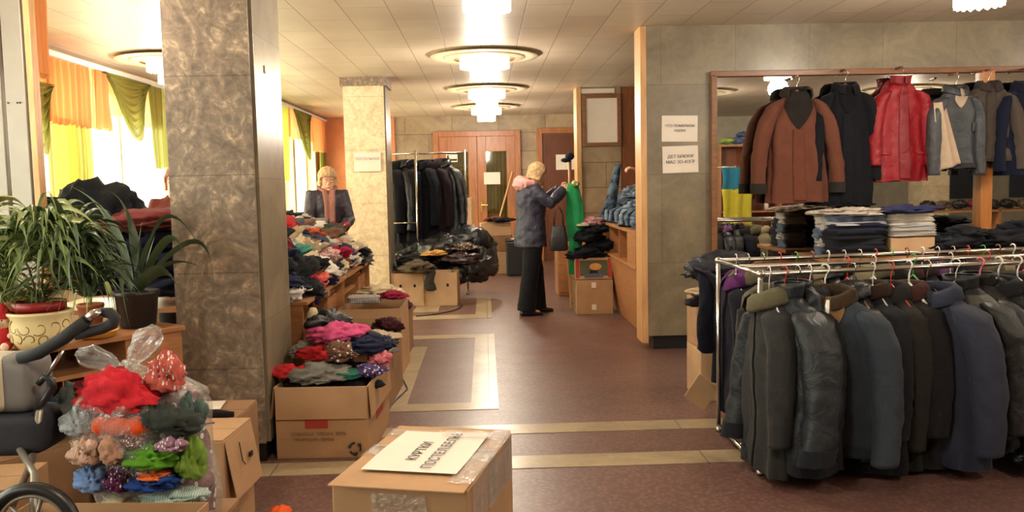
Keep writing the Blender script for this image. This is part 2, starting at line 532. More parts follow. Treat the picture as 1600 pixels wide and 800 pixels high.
def film(name, alpha, tint=(1, 1, 1, 1), rough=.12, bst=.9, bscale=16):
    m, nt, b = _new(name)
    v = coords(nt)
    n = noise_tex(nt, v, bscale, 5, .65, 1.6)
    tr = N(nt, 'ShaderNodeBsdfTransparent'); tr.inputs[0].default_value = tint
    gl = N(nt, 'ShaderNodeBsdfGlossy'); gl.inputs['Roughness'].default_value = rough
    df = N(nt, 'ShaderNodeBsdfDiffuse'); df.inputs[0].default_value = (.85, .83, .82, 1)
    bp = N(nt, 'ShaderNodeBump'); bp.inputs['Strength'].default_value = bst; bp.inputs['Distance'].default_value = .03
    L(nt, n, bp.inputs['Height'])
    L(nt, bp.outputs[0], gl.inputs['Normal']); L(nt, bp.outputs[0], df.inputs['Normal'])
    gd = N(nt, 'ShaderNodeMixShader'); gd.inputs[0].default_value = .30
    L(nt, gl.outputs[0], gd.inputs[1]); L(nt, df.outputs[0], gd.inputs[2])
    mx = N(nt, 'ShaderNodeMixShader')
    lw = N(nt, 'ShaderNodeLayerWeight'); lw.inputs['Blend'].default_value = .35
    L(nt, bp.outputs[0], lw.inputs['Normal'])
    ad = N(nt, 'ShaderNodeMath', operation='MULTIPLY_ADD'); L(nt, lw.outputs['Facing'], ad.inputs[0]); ad.inputs[1].default_value = .42; ad.inputs[2].default_value = alpha
    ad.use_clamp = True
    L(nt, ad.outputs[0], mx.inputs[0]); L(nt, tr.outputs[0], mx.inputs[1]); L(nt, gd.outputs[0], mx.inputs[2])
    L(nt, mx.outputs[0], nt.nodes['Material Output'].inputs[0])
    return m
TAPE = film('clear_tape', .14, rough=.15, bst=.5, bscale=30)
CLEARBAG = film('clear_polythene', .12, rough=.09, bst=1.0, bscale=15)
def glass_mat(name, tint=(.9, .95, .93, 1), mixf=.1):
    m, nt, b = _new(name)
    tr = N(nt, 'ShaderNodeBsdfTransparent'); tr.inputs[0].default_value = tint
    gl = N(nt, 'ShaderNodeBsdfGlossy'); gl.inputs['Roughness'].default_value = .03
    mx = N(nt, 'ShaderNodeMixShader'); mx.inputs[0].default_value = mixf
    L(nt, tr.outputs[0], mx.inputs[1]); L(nt, gl.outputs[0], mx.inputs[2])
    L(nt, mx.outputs[0], nt.nodes['Material Output'].inputs[0])
    return m
GLASS = glass_mat('window_glass')
def sheer(name, col, transl=.6, alpha=0.15):
    m, nt, b = _new(name)
    v = coords(nt, scale=(1, 1, .15))
    n = noise_tex(nt, v, 16, 3)
    df = N(nt, 'ShaderNodeBsdfDiffuse'); df.inputs[0].default_value = col
    ts = N(nt, 'ShaderNodeBsdfTranslucent'); ts.inputs[0].default_value = col
    tr = N(nt, 'ShaderNodeBsdfTransparent')
    a = N(nt, 'ShaderNodeMixShader'); a.inputs[0].default_value = transl
    L(nt, df.outputs[0], a.inputs[1]); L(nt, ts.outputs[0], a.inputs[2])
    c = N(nt, 'ShaderNodeMixShader'); c.inputs[0].default_value = alpha
    L(nt, a.outputs[0], c.inputs[1]); L(nt, tr.outputs[0], c.inputs[2])
    L(nt, c.outputs[0], nt.nodes['Material Output'].inputs[0])
    return m
# ================================================================ THE SETTING
CH = 2.70
XL, XLB, XR, YB, YF = -3.90, -3.02, 12.0, 16.05, -3.0

def floor_mat(name, a, b_, c, rough, sc=26, slab=None):
    m, nt, b = _new(name)
    v = coords(nt)
    vo = N(nt, 'ShaderNodeTexVoronoi'); vo.inputs['Scale'].default_value = sc; L(nt, v, vo.inputs['Vector'])
    f = noise_tex(nt, v, 1.1, 5)
    base = ramp(nt, vo.outputs['Distance'], [(.12, c), (.3, a), (.7, b_)])
    wash = ramp(nt, f, [(.3, (.86, .86, .86, 1)), (.7, (1.12, 1.1, 1.08, 1))])
    col = mixc(nt, 1, base, wash, 'MULTIPLY')
    L(nt, col, b.inputs['Base Color'])
    rr = N(nt, 'ShaderNodeMapRange'); L(nt, noise_tex(nt, v, 3.5, 6), rr.inputs[0])
    rr.inputs[3].default_value = rough - .07; rr.inputs[4].default_value = rough + .1
    L(nt, rr.outputs[0], b.inputs['Roughness'])
    bump(nt, b, noise_tex(nt, v, 2.2, 2), .12, .01)
    return m
FLOOR = floor_mat('polished_red_granite', rgb(114, 84, 77), rgb(98, 70, 65), rgb(132, 104, 95), .36, 42)
INLAY = stone('cream_floor_inlay', [rgb(140, 122, 98), rgb(160, 142, 114), rgb(172, 154, 124), rgb(188, 170, 140)], 2.2, 1.2, .3, (1.1, 3, .0), swirl=.5, axes='XY', tint=.05, joint=(.45, .4, .35, 1))
fl = MB().box(((XL + XR) / 2, (YB + YF) / 2, -.05), (XR - XL + .6, YB - YF + .6, .1)).build('floor', FLOOR)
struct(fl)
def inlay(x0, x1, y0, y1):
    MB().box(((x0 + x1) / 2, (y0 + y1) / 2, .0015), (x1 - x0, y1 - y0, .003)).build('inlay_strip', INLAY, fl)
inlay(-3.8, 11.9, 4.84, 5.03); inlay(-3.8, 11.9, 4.23, 4.43)
inlay(-.83, .06, 5.40, 5.58); inlay(-.12, .06, 5.58, 8.20); inlay(-.83, -.12, 8.0, 8.20); inlay(-.83, -.54, 5.58, 7.62)
inlay(-.83, .05, 9.2, 9.48); inlay(-.13, .05, 9.48, 10.9); inlay(-.84, -.56, 9.75, 10.3)

# ceiling of painted planks
m, nt, b = _new('ceiling_panels')
v = coords(nt)
sep = N(nt, 'ShaderNodeSeparateXYZ'); L(nt, v, sep.inputs[0])
cmb = N(nt, 'ShaderNodeCombineXYZ'); L(nt, sep.outputs[1], cmb.inputs[0]); L(nt, sep.outputs[0], cmb.inputs[1])
br = N(nt, 'ShaderNodeTexBrick'); L(nt, cmb.outputs[0], br.inputs['Vector'])
for k, q in (('Scale', 1.0), ('Brick Width', .9), ('Row Height', .33), ('Mortar Size', .004), ('Mortar Smooth', .3)): br.inputs[k].default_value = q
br.offset = 0.5
br.inputs['Color1'].default_value = rgb(198, 180, 158); br.inputs['Color2'].default_value = rgb(210, 193, 170); br.inputs['Mortar'].default_value = rgb(138, 118, 98)
L(nt, mixc(nt, 1, br.outputs['Color'], ramp(nt, noise_tex(nt, v, 1.3, 5), [(.3, (.88, .87, .85, 1)), (.7, (1.06, 1.06, 1.05, 1))]), 'MULTIPLY'), b.inputs['Base Color'])
inv = N(nt, 'ShaderNodeMath', operation='SUBTRACT'); inv.inputs[0].default_value = 1; L(nt, br.outputs['Fac'], inv.inputs[1])
bump(nt, b, inv.outputs[0], .5, .006)
b.inputs['Roughness'].default_value = .42
CEIL = m
struct(MB().box(((XL + XR) / 2, (YB + YF) / 2, CH + .05), (XR - XL + .6, YB - YF + .6, .1)).build('ceiling', CEIL))

PLASTER = plain('cream_plaster', rgb(206, 186, 150), .8, var=.04)
SALMON = plain('salmon_plaster', rgb(196, 126, 84), .8, var=.05)
GREYWALL = plain('grey_plaster', rgb(186, 176, 156), .75, var=.05)
# back wall
wb = struct(MB().box((1.5, YB + .1, CH / 2), (9.6, .2, CH)).build('wall_back', STONE_BACK))
MB().box((-2.33, YB - .03, CH / 2), (1.42, .05, CH)).build('plaster_panel', SALMON, wb)
# window walls on the left: sill wall, lintel, piers (one structure each)
def window_wall(name, x, y0, y1, bays, outer=.25, sill=.82, head=2.56, first=1):
    w = MB()
    w.box((x - outer / 2, (y0 + y1) / 2, sill / 2), (outer, y1 - y0, sill))
    w.box((x - outer / 2, (y0 + y1) / 2, (head + CH) / 2), (outer, y1 - y0, CH - head))
    edges = [y0] + [q for bb in bays for q in bb] + [y1]
    for i in range(0, len(edges), 2):
        a, c = edges[i], edges[i + 1]
        if c - a > .01: w.box((x - outer / 2, (a + c) / 2, (sill + head) / 2), (outer, c - a, head - sill))
    o = struct(w.build(name, PLASTER))
    MB().box((x + .06, (y0 + y1) / 2, sill + .015), (.22, y1 - y0, .03)).build('window_sill', WHITEP, o)
    for k, (a, c) in enumerate(bays):
        wn = thing('window_%d' % (first + k), None, None, (x - outer + .06, (a + c) / 2, (sill + head) / 2))
        struct(wn)
        h = head - sill; W = c - a; fr = MB()
        for s in (-1, 1):
            fr.box((0, s * (W / 2 - .03), 0), (.06, .06, h)); fr.box((0, 0, s * (h / 2 - .03)), (.06, W, .06))
        fr.box((0, 0, 0), (.05, .05, h))
        fr.build('window_frame', WHITEP, wn)
        MB().box((0, 0, 0), (.008, W - .1, h - .1)).build('pane', GLASS, wn)
    return o
window_wall('wall_left', XL, YF, 11.7, [(-2.4, -.1), (.3, 2.6), (3.0, 5.2), (5.6, 8.3), (8.5, 11.3)])
window_wall('wall_left_far', XLB, 11.7, YB, [(12.2, 13.9), (14.05, 15.7)], first=6)
struct(MB().box(((XL + XLB) / 2 - .12, 11.72, CH / 2), (XLB - XL + .25, .06, CH)).build('wall_jog', PLASTER))
struct(MB().box((XR + .1, (YF + 7.2) / 2, CH / 2), (.2, 7.2 - YF, CH)).build('wall_right_side', GREYWALL))
struct(MB().box(((XL + XR) / 2, YF - .1, CH / 2), (XR - XL, .2, CH)).build('wall_front', GREYWALL))

# stone pillars
def pillar(name, x0, x1, y0, y1, fm, sm, label):
    t = struct(thing(name, None, None, ((x0 + x1) / 2, (y0 + y1) / 2, 0)), label)
    w, d = x1 - x0, y1 - y0
    MB().box((0, 0, CH / 2), (w - .05, d - .05, CH)).build('core', DARK, t)
    MB().box((-.006, -d / 2 + .012, .1 + (CH - .1) / 2), (w - .02, .024, CH - .1)).build('front_cladding', fm, t, bevel=.002)
    MB().box((w / 2 - .012, .012, .1 + (CH - .1) / 2), (.024, d - .045, CH - .1)).build('side_cladding', sm, t, bevel=.002)
    MB().box((-w / 2 + .012, .012, .1 + (CH - .1) / 2), (.024, d - .045, CH - .1)).build('side_cladding', sm, t, bevel=.002)
    MB().box((0, d / 2 - .012, .1 + (CH - .1) / 2), (w - .05, .024, CH - .1)).build('back_cladding', fm, t, bevel=.002)
    return t
p1 = pillar('pillar', -1.605, -1.155, 4.46, 5.08, STONE_BROWN, STONE_GREEN, 'brown veined stone pillar standing at the near end of the row')
MB().box((.225 + .004, -.06, 2.06), (.004, .035, .04)).build('small_sticker', PAPER, p1)
p2 = pillar('pillar', -1.62, -1.13, 10.2, 10.75, STONE_CREAM, STONE_GREEN, 'pale veined stone pillar beside the rack of black coats')
MB().box((0, -.01, CH - .05), (.54, .58, .10)).build('capital', STONE_BROWN, p2)

# wall on the right with the mirror
WR_Y = 7.2
struct(MB().box(((1.36 + XR) / 2, WR_Y + .12, (CH + .12) / 2), (XR - 1.36, .24, CH - .12)).build('wall_right', STONE_GREEN))
struct(MB().box(((1.40 + XR) / 2, WR_Y + .14, .06), (XR - 1.42, .2, .12)).build('baseboard_right', DARK))
struct(MB().box((1.333, WR_Y + .13, (CH + .06) / 2), (.052, .27, CH - .06)).build('trim_1', WOOD_PALE, bevel=.004))
# cloakroom wall that faces us
cw = struct(MB().box((3.7, 11.85, CH / 2), (3.7, .3, CH)).build('wall_cloakroom', WOOD_RED))
MB().box((1.575, 11.85, CH / 2), (.56, .34, CH)).build('stone_cladding', STONE_BACK, cw)
MB().box((1.285, 11.83, CH / 2), (.06, .38, CH)).build('edge_strip', WOOD_PALE, cw)
struct(MB().box((5.6, 9.6, CH / 2), (.1, 4.4, CH)).build('wall_cloakroom_side', PLASTER))

# doors in the back wall
def panel_with_hole(mb, cx, cz, w, h, hx0, hx1, hz0, hz1, y, t):
    x0, x1, z0, z1 = cx - w / 2, cx + w / 2, cz - h / 2, cz + h / 2
    mb.box(((x0 + hx0) / 2, y, cz), (hx0 - x0, t, h)); mb.box(((hx1 + x1) / 2, y, cz), (x1 - hx1, t, h))
    mb.box(((hx0 + hx1) / 2, y, (z0 + hz0) / 2), (hx1 - hx0, t, hz0 - z0)); mb.box(((hx0 + hx1) / 2, y, (hz1 + z1) / 2), (hx1 - hx0, t, z1 - hz1))
DGLASS = glass_mat('dark_door_glass', (.86, .84, .74, 1), .10)
OLIVE = plain('olive_curtain', rgb(112, 100, 46), .9, var=.15, vscale=3)
d1 = struct(thing('door_1', None, None, (0, 0, 0)))
dx0, dx1, dz = -.92, .68, 2.42
fr = MB(); fr.box((dx0 + .05, YB - .04, dz / 2), (.1, .12, dz)); fr.box((dx1 - .05, YB - .04, dz / 2), (.1, .12, dz)); fr.box(((dx0 + dx1) / 2, YB - .04, dz - .05), (dx1 - dx0 - .2, .12, .1))
fr.build('door_frame', WOOD_DOOR, d1, bevel=.006)
mid = (dx0 + dx1) / 2
for (a, c, h0, h1) in ((dx0 + .1, mid - .003, .90, 2.04), (mid + .003, dx1 - .1, .30, 2.04)):
    lf = MB(); panel_with_hole(lf, (a + c) / 2, (dz - .1) / 2, c - a, dz - .1, a + .16, c - .16, h0, h1, YB - .06, .05)
    leaf = lf.build('door_leaf', WOOD_DOOR, d1, bevel=.004)
    MB().box(((a + c) / 2, YB - .05, (h0 + h1) / 2), (c - a - .32, .008, h1 - h0)).build('glass_pane', DGLASS, leaf)
    cu = MB().grid(lambda u, v: (a + .16 + (c - a - .32) * u * .96, YB - .025 + .008 * sin(u * 34), h0 + (h1 - h0) * v), 60, 2)
    cu.build('olive_curtain', OLIVE, leaf, smooth=True)
hd = MB(); hd.box((mid + .06, YB - .095, 1.02), (.045, .012, .2)); hd.tube([(mid + .06, YB - .1, 1.06), (mid + .06, YB - .15, 1.06), (mid + .17, YB - .15, 1.06)], .01, 8)
hd.build('door_handle', BRASS, d1)
s1 = thing('paper_notice', 'small white notice with black print taped to left leaf of glazed door', 'notice', (-.585, YB - .093, 1.93))
MB().box((0, 0, 0), (.21, .004, .14)).build('sheet', PAPER, s1); MB().box((.02, -.003, -.03), (.15, .002, .035)).build('printed_bar', INK, s1); MB().box((-.07, -.003, .03), (.03, .002, .05)).build('printed_mark', INK, s1)
s2 = thing('paper_notice', 'blank looking white sheet taped to the right leaf of the glazed door', 'notice', (.145, YB - .093, 1.55))
MB().box((0, 0, 0), (.30, .004, .22)).build('sheet', PAPER, s2)
MB().tube([(.52, YB - .12, 1.66), (.18, YB - .16, .55)], .016, 8).build('pale_batten', WOOD_PALE, d1)
d2 = struct(thing('door_2', None, None, (0, 0, 0)))
fr = MB(); fr.box((1.03, YB - .04, 1.22), (.1, .12, 2.44)); fr.box((1.9, YB - .04, 2.4), (1.64, .12, .1))
fr.build('door_frame', WOOD_DOOR, d2, bevel=.006)
MB().box((1.9, YB - .03, 1.17), (1.64, .05, 2.34)).build('door_leaf', WOOD_DARKDOOR, d2)
s3 = thing('paper_notice', 'white sheet pinned on the dark door behind the counter', 'notice', (1.50, YB - .06, 1.82))
MB().box((0, 0, 0), (.34, .004, .28)).build('sheet', PAPER, s3)

# curtains
SH_ORANGE = sheer('orange_valance_cloth', rgb(206, 136, 84), .26, .0)
SH_PEACH = sheer('peach_voile', rgb(218, 170, 116), .30, .05)
SH_LIME = sheer('lime_voile', rgb(176, 172, 78), .38, .08)
SH_GREEN = sheer('olive_green_voile', rgb(124, 122, 60), .28, .05)
def pleated(par, x, y0, y1, z0, z1, mat, n=9, amp=.022, name='valance_panel', slope=0.0, gather=0.0):
    def f(u, v):
        y = y0 + (y1 - y0) * (u if gather == 0 else (.5 + (u - .5) * (1 - gather * (1 - v))))
        return (x + amp * sin(u * n * 2 * pi + 1.3 * sin(u * 7)) + .012 * nz(u * 6, v * 2, y0), y, z1 + (z0 + slope * (u - .5) - z1) * (1 - v) + .012 * sin(u * n * 2 * pi) * (1 - v))
    return MB().grid(f, 90, 8).build(name, mat, par, smooth=True)
def swag(par, x, y0, y1, zt, dep, mat, fold=6):
    def f(u, v):
        h = dep * (.12 + .88 * sin(pi * u) ** .8)
        tw = 1 - .35 * v * sin(pi * u)
        y = (y0 + y1) / 2 + (y1 - y0) * (u - .5) * (1.0 - .42 * v)
        return (x + .05 + .07 * v * sin(pi * u) + .022 * sin(v * fold * 2 * pi + u * 2), y, zt - h * v)
    return MB().grid(f, 30, 60).build('swag', mat, par, smooth=True)
xa = XL + .10
c1 = thing('curtain', 'orange valance with lime drape and green swags over the near windows', 'curtain', (0, 0, 0))
MB().box((xa + .03, 8.0, CH - .055), (.10, 7.3, .05)).build('curtain_rail', WHITEP, c1, bevel=.005)
ztop = CH - .08
pleated(c1, xa, 6.6, 7.75, 2.02, ztop, SH_ORANGE, 9)
swag(c1, xa + .02, 7.0, 7.75, ztop - .25, .62, SH_GREEN)
pleated(c1, xa + .03, 7.72, 8.5, 2.05, ztop, SH_ORANGE, 7)
pleated(c1, xa, 7.82, 8.55, .9, 2.10, SH_LIME, 10, .018, name='drape')
pleated(c1, xa, 8.5, 8.95, 2.06, ztop, SH_PEACH, 4)
pleated(c1, xa + .05, 8.62, 8.86, 2.05, ztop, SH_ORANGE, 3, gather=-.4)
pleated(c1, xa, 8.95, 9.6, 2.22, ztop, SH_PEACH, 5)
swag(c1, xa + .03, 8.75, 9.95, ztop, .66, SH_GREEN, 8)
pleated(c1, xa, 9.5, 10.4, 2.15, ztop, SH_PEACH, 5)
pleated(c1, xa + .05, 9.95, 10.7, 1.7, ztop, SH_GREEN, 5, gather=.3)
pleated(c1, xa + .02, 10.6, 11.5, 2.1, ztop, SH_ORANGE, 6)
pleated(c1, xa, 4.4, 6.6, 2.1, ztop, SH_ORANGE, 14)
xb = XLB + .10
c2 = thing('curtain', 'valance with green swag and orange panel over the far windows', 'curtain', (0, 0, 0))
MB().box((xb + .03, 13.9, CH - .05), (.10, 4.2, .04)).build('curtain_rail', WHITEP, c2, bevel=.005)
pleated(c2, xb, 12.2, 13.2, 1.55, CH - .07, SH_LIME, 7, gather=.3, name='drape')
pleated(c2, xb + .02, 13.1, 14.4, 2.2, CH - .07, SH_PEACH, 6)
swag(c2, xb + .04, 13.2, 14.5, CH - .07, .75, SH_GREEN, 8)
pleated(c2, xb + .05, 14.35, 14.75, 2.2, CH - .07, SH_ORANGE, 3)
pleated(c2, xb + .05, 14.75, 15.98, 2.07, CH - .07, SH_ORANGE, 7)
pleated(c2, xb + .02, 15.55, 15.98, .9, 2.1, SH_GREEN, 4, name='drape')

# metal framed glass partition at far left
pt = thing('glass_partition', 'grey metal framed glass partition standing at the left edge', 'partition', (0, 0, 0))
PY = 4.95
P0 = at(30, 330, PY)
px_ = P0.x
for dx, w, mt in ((-.135, .035, WOOD_PALE), (-.06, .09, STEELGREY), (.06, .11, STEELGREY), (.145, .035, WOOD_PALE)):
    MB().box((px_ - .02 + dx, PY, CH / 2), (w, .07, CH - .01)).build('upright', mt, pt, bevel=.004)
MB().box((px_ - .75, PY + .02, CH / 2), (1.15, .012, CH - .1)).build('glass_pane', DGLASS, pt)
MB().box((px_ - .75, PY, 1.9), (1.15, .03, .05)).build('rail', STEELGREY, pt)
for dx, z in ((.0, 1.93), (.05, 1.93), (.065, 1.93)):
    MB().ball((px_ + dx, PY - .04, z), (.005, .005, .005), 8, 6).build('screw', DARK, pt)
vb = thing('valance_cloth', 'orange cloth valance strip hanging beside the metal upright', 'curtain', (0, 0, 0))
q = at(68, 60, 5.3)
pleated(vb, q.x, 5.1, 5.32, 2.12, CH - .02, SH_ORANGE, 4, name='valance_panel')
MB().box((q.x, 5.21, CH - .012), (.08, .25, .02)).build('curtain_rail', WOOD_PALE, vb)

# ================================================================ CEILING LAMPS
def emis(name, col, st):
    m, nt, b = _new(name)
    b.inputs['Base Color'].default_value = col
    b.inputs['Emission Color'].default_value = col
    b.inputs['Emission Strength'].default_value = st
    b.inputs['Roughness'].default_value = .3
    return m
CRYSTAL = emis('lit_crystal', (1.0, .90, .66, 1), 7.0)
CRYSTAL2 = emis('lit_crystal_upper', (1.0, .86, .58, 1), 3.2)
DISH = plain('white_enamel_dish', rgb(226, 208, 176), .3, var=.02)
DISHRIM = plain('grey_dish_edge', rgb(120, 104, 88), .4, var=.03)
def make_lamp():
    t = thing('ceiling_lamp', '', 'ceiling lamp')
    MB().lathe([(.12, 0), (.46, -.004), (.53, -.014), (.525, -.020), (.45, -.014), (.40, -.018), (.12, -.02)], 64).build('dish', DISH, t, smooth=True)
    MB().lathe([(.40, -.02), (.39, -.030), (.30, -.036)], 64).build('inner_ring', DISH, t, smooth=True)
    MB().lathe([(.06, .011), (.12, .010), (.12, -.005)], 32, cap0=True).build('ceiling_rose', DISHRIM, t, smooth=True)
    for nm, r, z0, z1, n, mt in (('crystal_tier', .235, -.025, -.125, 30, CRYSTAL2), ('crystal_tier', .135, -.03, -.235, 18, CRYSTAL)):
        mb = MB()
        for k in range(n):
            a = 2 * pi * k / n
            c = Vector((r * cos(a), r * sin(a), 0)); w = pi * r / n * .92
            tx = Vector((-sin(a), cos(a), 0)); out = Vector((cos(a), sin(a), 0)) * .008
            pts = [(-w, z0), (w, z0), (w, z1 + .018), (0, z1), (-w, z1 + .018)]
            fr_ = [c + tx * x + out + Vector((0, 0, z)) for x, z in pts]; bk = [c + tx * x - out + Vector((0, 0, z)) for x, z in pts]
            f = [(0, 1, 2, 3, 4), (9, 8, 7, 6, 5)] + [(i, i + 5, (i + 1) % 5 + 5, (i + 1) % 5) for i in range(5)]
            mb.add(fr_ + bk, f)
        mb.build(nm, mt, t)
    return t
lamp0 = make_lamp()
lamps = [(.04, 5.25, 'nearest crystal lamp above the aisle, cut by the top of the photo'),
         (.03, 8.6, 'second crystal lamp along the aisle, with the widest white dish'),
         (.06, 11.5, 'third crystal lamp along the aisle, between two others'),
         (.06, 14.1, 'farthest crystal lamp along the aisle, before the glazed door'),
         (3.08, 5.35, 'crystal lamp above the clothes rails on the right'),
         (6.10, 5.35, 'crystal lamp beyond the right end of the clothes rails'),
         (-2.95, 8.5, 'crystal lamp partly hidden behind the brown pillar, by the windows'),
         (-2.1, 4.2, 'crystal lamp overhead near the metal partition, above the plants'),
         (.06, 1.9, 'crystal lamp overhead just behind the viewer'),
         (3.08, 1.9, 'crystal lamp behind the rails, seen in the mirror'),
         (6.10, 1.9, 'crystal lamp far right, seen in the mirror beside the post'),
         (8.9, 3.4, 'rightmost crystal lamp, seen only in the mirror')]
for i, (x, y, lb) in enumerate(lamps):
    o = lamp0 if i == 0 else copy_tree(lamp0)
    o.location = (x, y, CH - .012)
    tag(o, lb, 'ceiling lamp', 'crystal lamps on the ceiling')
    l = bpy.data.lights.new('lamp_bulb', 'POINT'); l.energy = LAMP_POWER * (.55 if (x, y) == (-2.1, 4.2) else 1); l.color = LAMP_COL; l.shadow_soft_size = .10
    lo = bpy.data.objects.new('lamp_bulb', l); COL.objects.link(lo); lo.location = (x, y, CH - .34)

# ================================================================ MIRROR
mm, nt, b = _new('mirror_silver')
b.inputs['Base Color'].default_value = (.80, .80, .76, 1); b.inputs['Metallic'].default_value = 1; b.inputs['Roughness'].default_value = .015
mr = thing('wall_mirror', 'large mirror in a brown wooden frame above the clothes table', 'mirror', (0, 0, 0))
mx0, mx1, mz0, mz1 = 1.912, 6.6, .72, 2.285
MB().box(((mx0 + mx1) / 2, WR_Y - .012, (mz0 + mz1) / 2), (mx1 - mx0, .012, mz1 - mz0)).build('mirror_glass', mm, mr)
MB().box(((mx0 + mx1) / 2, WR_Y - .03, mz1 + .01), (mx1 - mx0 + .06, .06, .045)).build('frame_top', WOOD_FRAME, mr, bevel=.004)
MB().box((mx0, WR_Y - .03, (mz0 + mz1) / 2), (.045, .06, mz1 - mz0)).build('frame_side', WOOD_FRAME, mr, bevel=.004)
MB().box((mx1, WR_Y - .03, (mz0 + mz1) / 2), (.045, .06, mz1 - mz0)).build('frame_side', WOOD_FRAME, mr, bevel=.004)
MB().box((4.20, WR_Y - .045, (mz0 + mz1) / 2), (.10, .07, mz1 - mz0)).build('middle_post', WOOD_ORANGE, mr, bevel=.005)
MB().box(((mx0 + mx1) / 2, WR_Y - .03, mz0), (mx1 - mx0, .06, .04)).build('frame_bottom', WOOD_FRAME, mr, bevel=.004)

# notices on the wall
def notice(label, px, py, w, h, lines, size=.034, rz=0.0):
    p = at(px, py, WR_Y - .004)
    t = thing('paper_notice', label, 'notice', p)
    MB().box((0, 0, 0), (w, .003, h)).build('sheet', PAPER, t, )
    for k, (s, dz_) in enumerate(lines):
        text('printed_line', s, size, INK, (0, -.003, dz_), (radians(90), 0, 0), t)
    t.rotation_euler = (0, radians(rz), 0)
notice('upper white notice taped on the grey stone wall', 1062, 201, .30, .215, [('ЧТО ПОМЕРИЛИ', .022), ('УБЕРИ', -.018)], .030, 1)
notice('lower white notice taped on the grey stone wall', 1063, 249, .30, .222, [('ДЕТ БРЮКИ', .024), ('МАС ЗО-4ОГР', -.022)], .036, -1)
t = thing('paper_notice', 'pale notice taped on the cream stone pillar', 'notice', at(574, 253, 10.17))
MB().box((0, 0, 0), (.31, .003, .22)).build('sheet', PAPER, t); text('printed_line', 'ПОСТЕЛЬНОЕ', .042, STEELGREY, (0, -.003, .035), (radians(90), 0, 0), t)
# framed board
p = at(940, 188, 11.66)
t = thing('notice_board', 'empty white board in a brown wooden frame beside the counter', 'board', p)
fr = MB()
for s in (-1, 1):
    fr.box((s * .235, 0, 0), (.055, .04, .70)); fr.box((0, 0, s * .3225), (.415, .04, .055))
fr.build('frame', WOOD_FRAME, t, bevel=.004); MB().box((0, .008, 0), (.43, .01, .60)).build('board_surface', PAPER, t)
t = thing('paper_strip', 'white strip of paper above the framed board', 'notice', at(934, 142, 11.66))
MB().box((0, 0, 0), (.45, .004, .06)).build('sheet', PAPER, t)

# ================================================================ COUNTER (cloakroom)
ct = thing('service_counter', 'orange wooden cloakroom counter with open pigeonholes under its top', 'counter', (0, 0, 0))
MB().box((1.57, 8.95, .975), (.50, 2.75, .03)).build('countertop', WOOD_DESK, ct, bevel=.004)
MB().box((1.66, 8.95, .80), (.02, 2.7, .32)).build('back_board', WOOD_RED, ct)
MB().box((1.52, 8.95, .655), (.40, 2.7, .025)).build('shelf', WOOD_DESK, ct, bevel=.003)
for y in (8.05, 8.7, 9.35, 10.0): MB().box((1.52, y, .81), (.34, .022, .29)).build('divider', WOOD_DESK, ct)
MB().box((1.335, 7.82, .81), (.02, .46, .30)).build('front_panel', WOOD_DESK, ct)
MB().loft([[(1.335, 7.6, .64), (1.355, 7.6, .64), (1.47, 7.6, 0), (1.45, 7.6, 0)], [(1.335, 10.3, .64), (1.355, 10.3, .64), (1.47, 10.3, 0), (1.45, 10.3, 0)]]).build('apron', WOOD_DESK, ct)
MB().box((1.62, 10.31, .48), (.4, .025, .96)).build('end_panel', WOOD_DESK, ct)
lc = thing('low_cabinet', 'low orange wooden cabinet behind the woman holding green cloth', 'cabinet', (0, 0, 0))
MB().box((1.09, 11.15, .31), (.36, .5, .62)).build('cabinet_body', WOOD_DESK, lc, bevel=.004)
MB().box((1.09, 11.15, .635), (.40, .54, .03)).build('cabinet_top', WOOD_DESK, lc, bevel=.003)
MB().box((1.09, 10.89, .30), (.33, .018, .52)).build('cabinet_door', WOOD_DESK, lc, bevel=.003)
lb = thing('leaning_board', 'pale board leaning upright beside the counter boxes', 'board', (.985, 9.85, 0))
MB().box((0, 0, .30), (.085, .03, .60), ry=-.06).build('plank', WOOD_PALE, lb, bevel=.003)
MB().box((0.005, -.017, .05), (.03, .006, .03)).build('metal_foot', STEELGREY, lb)
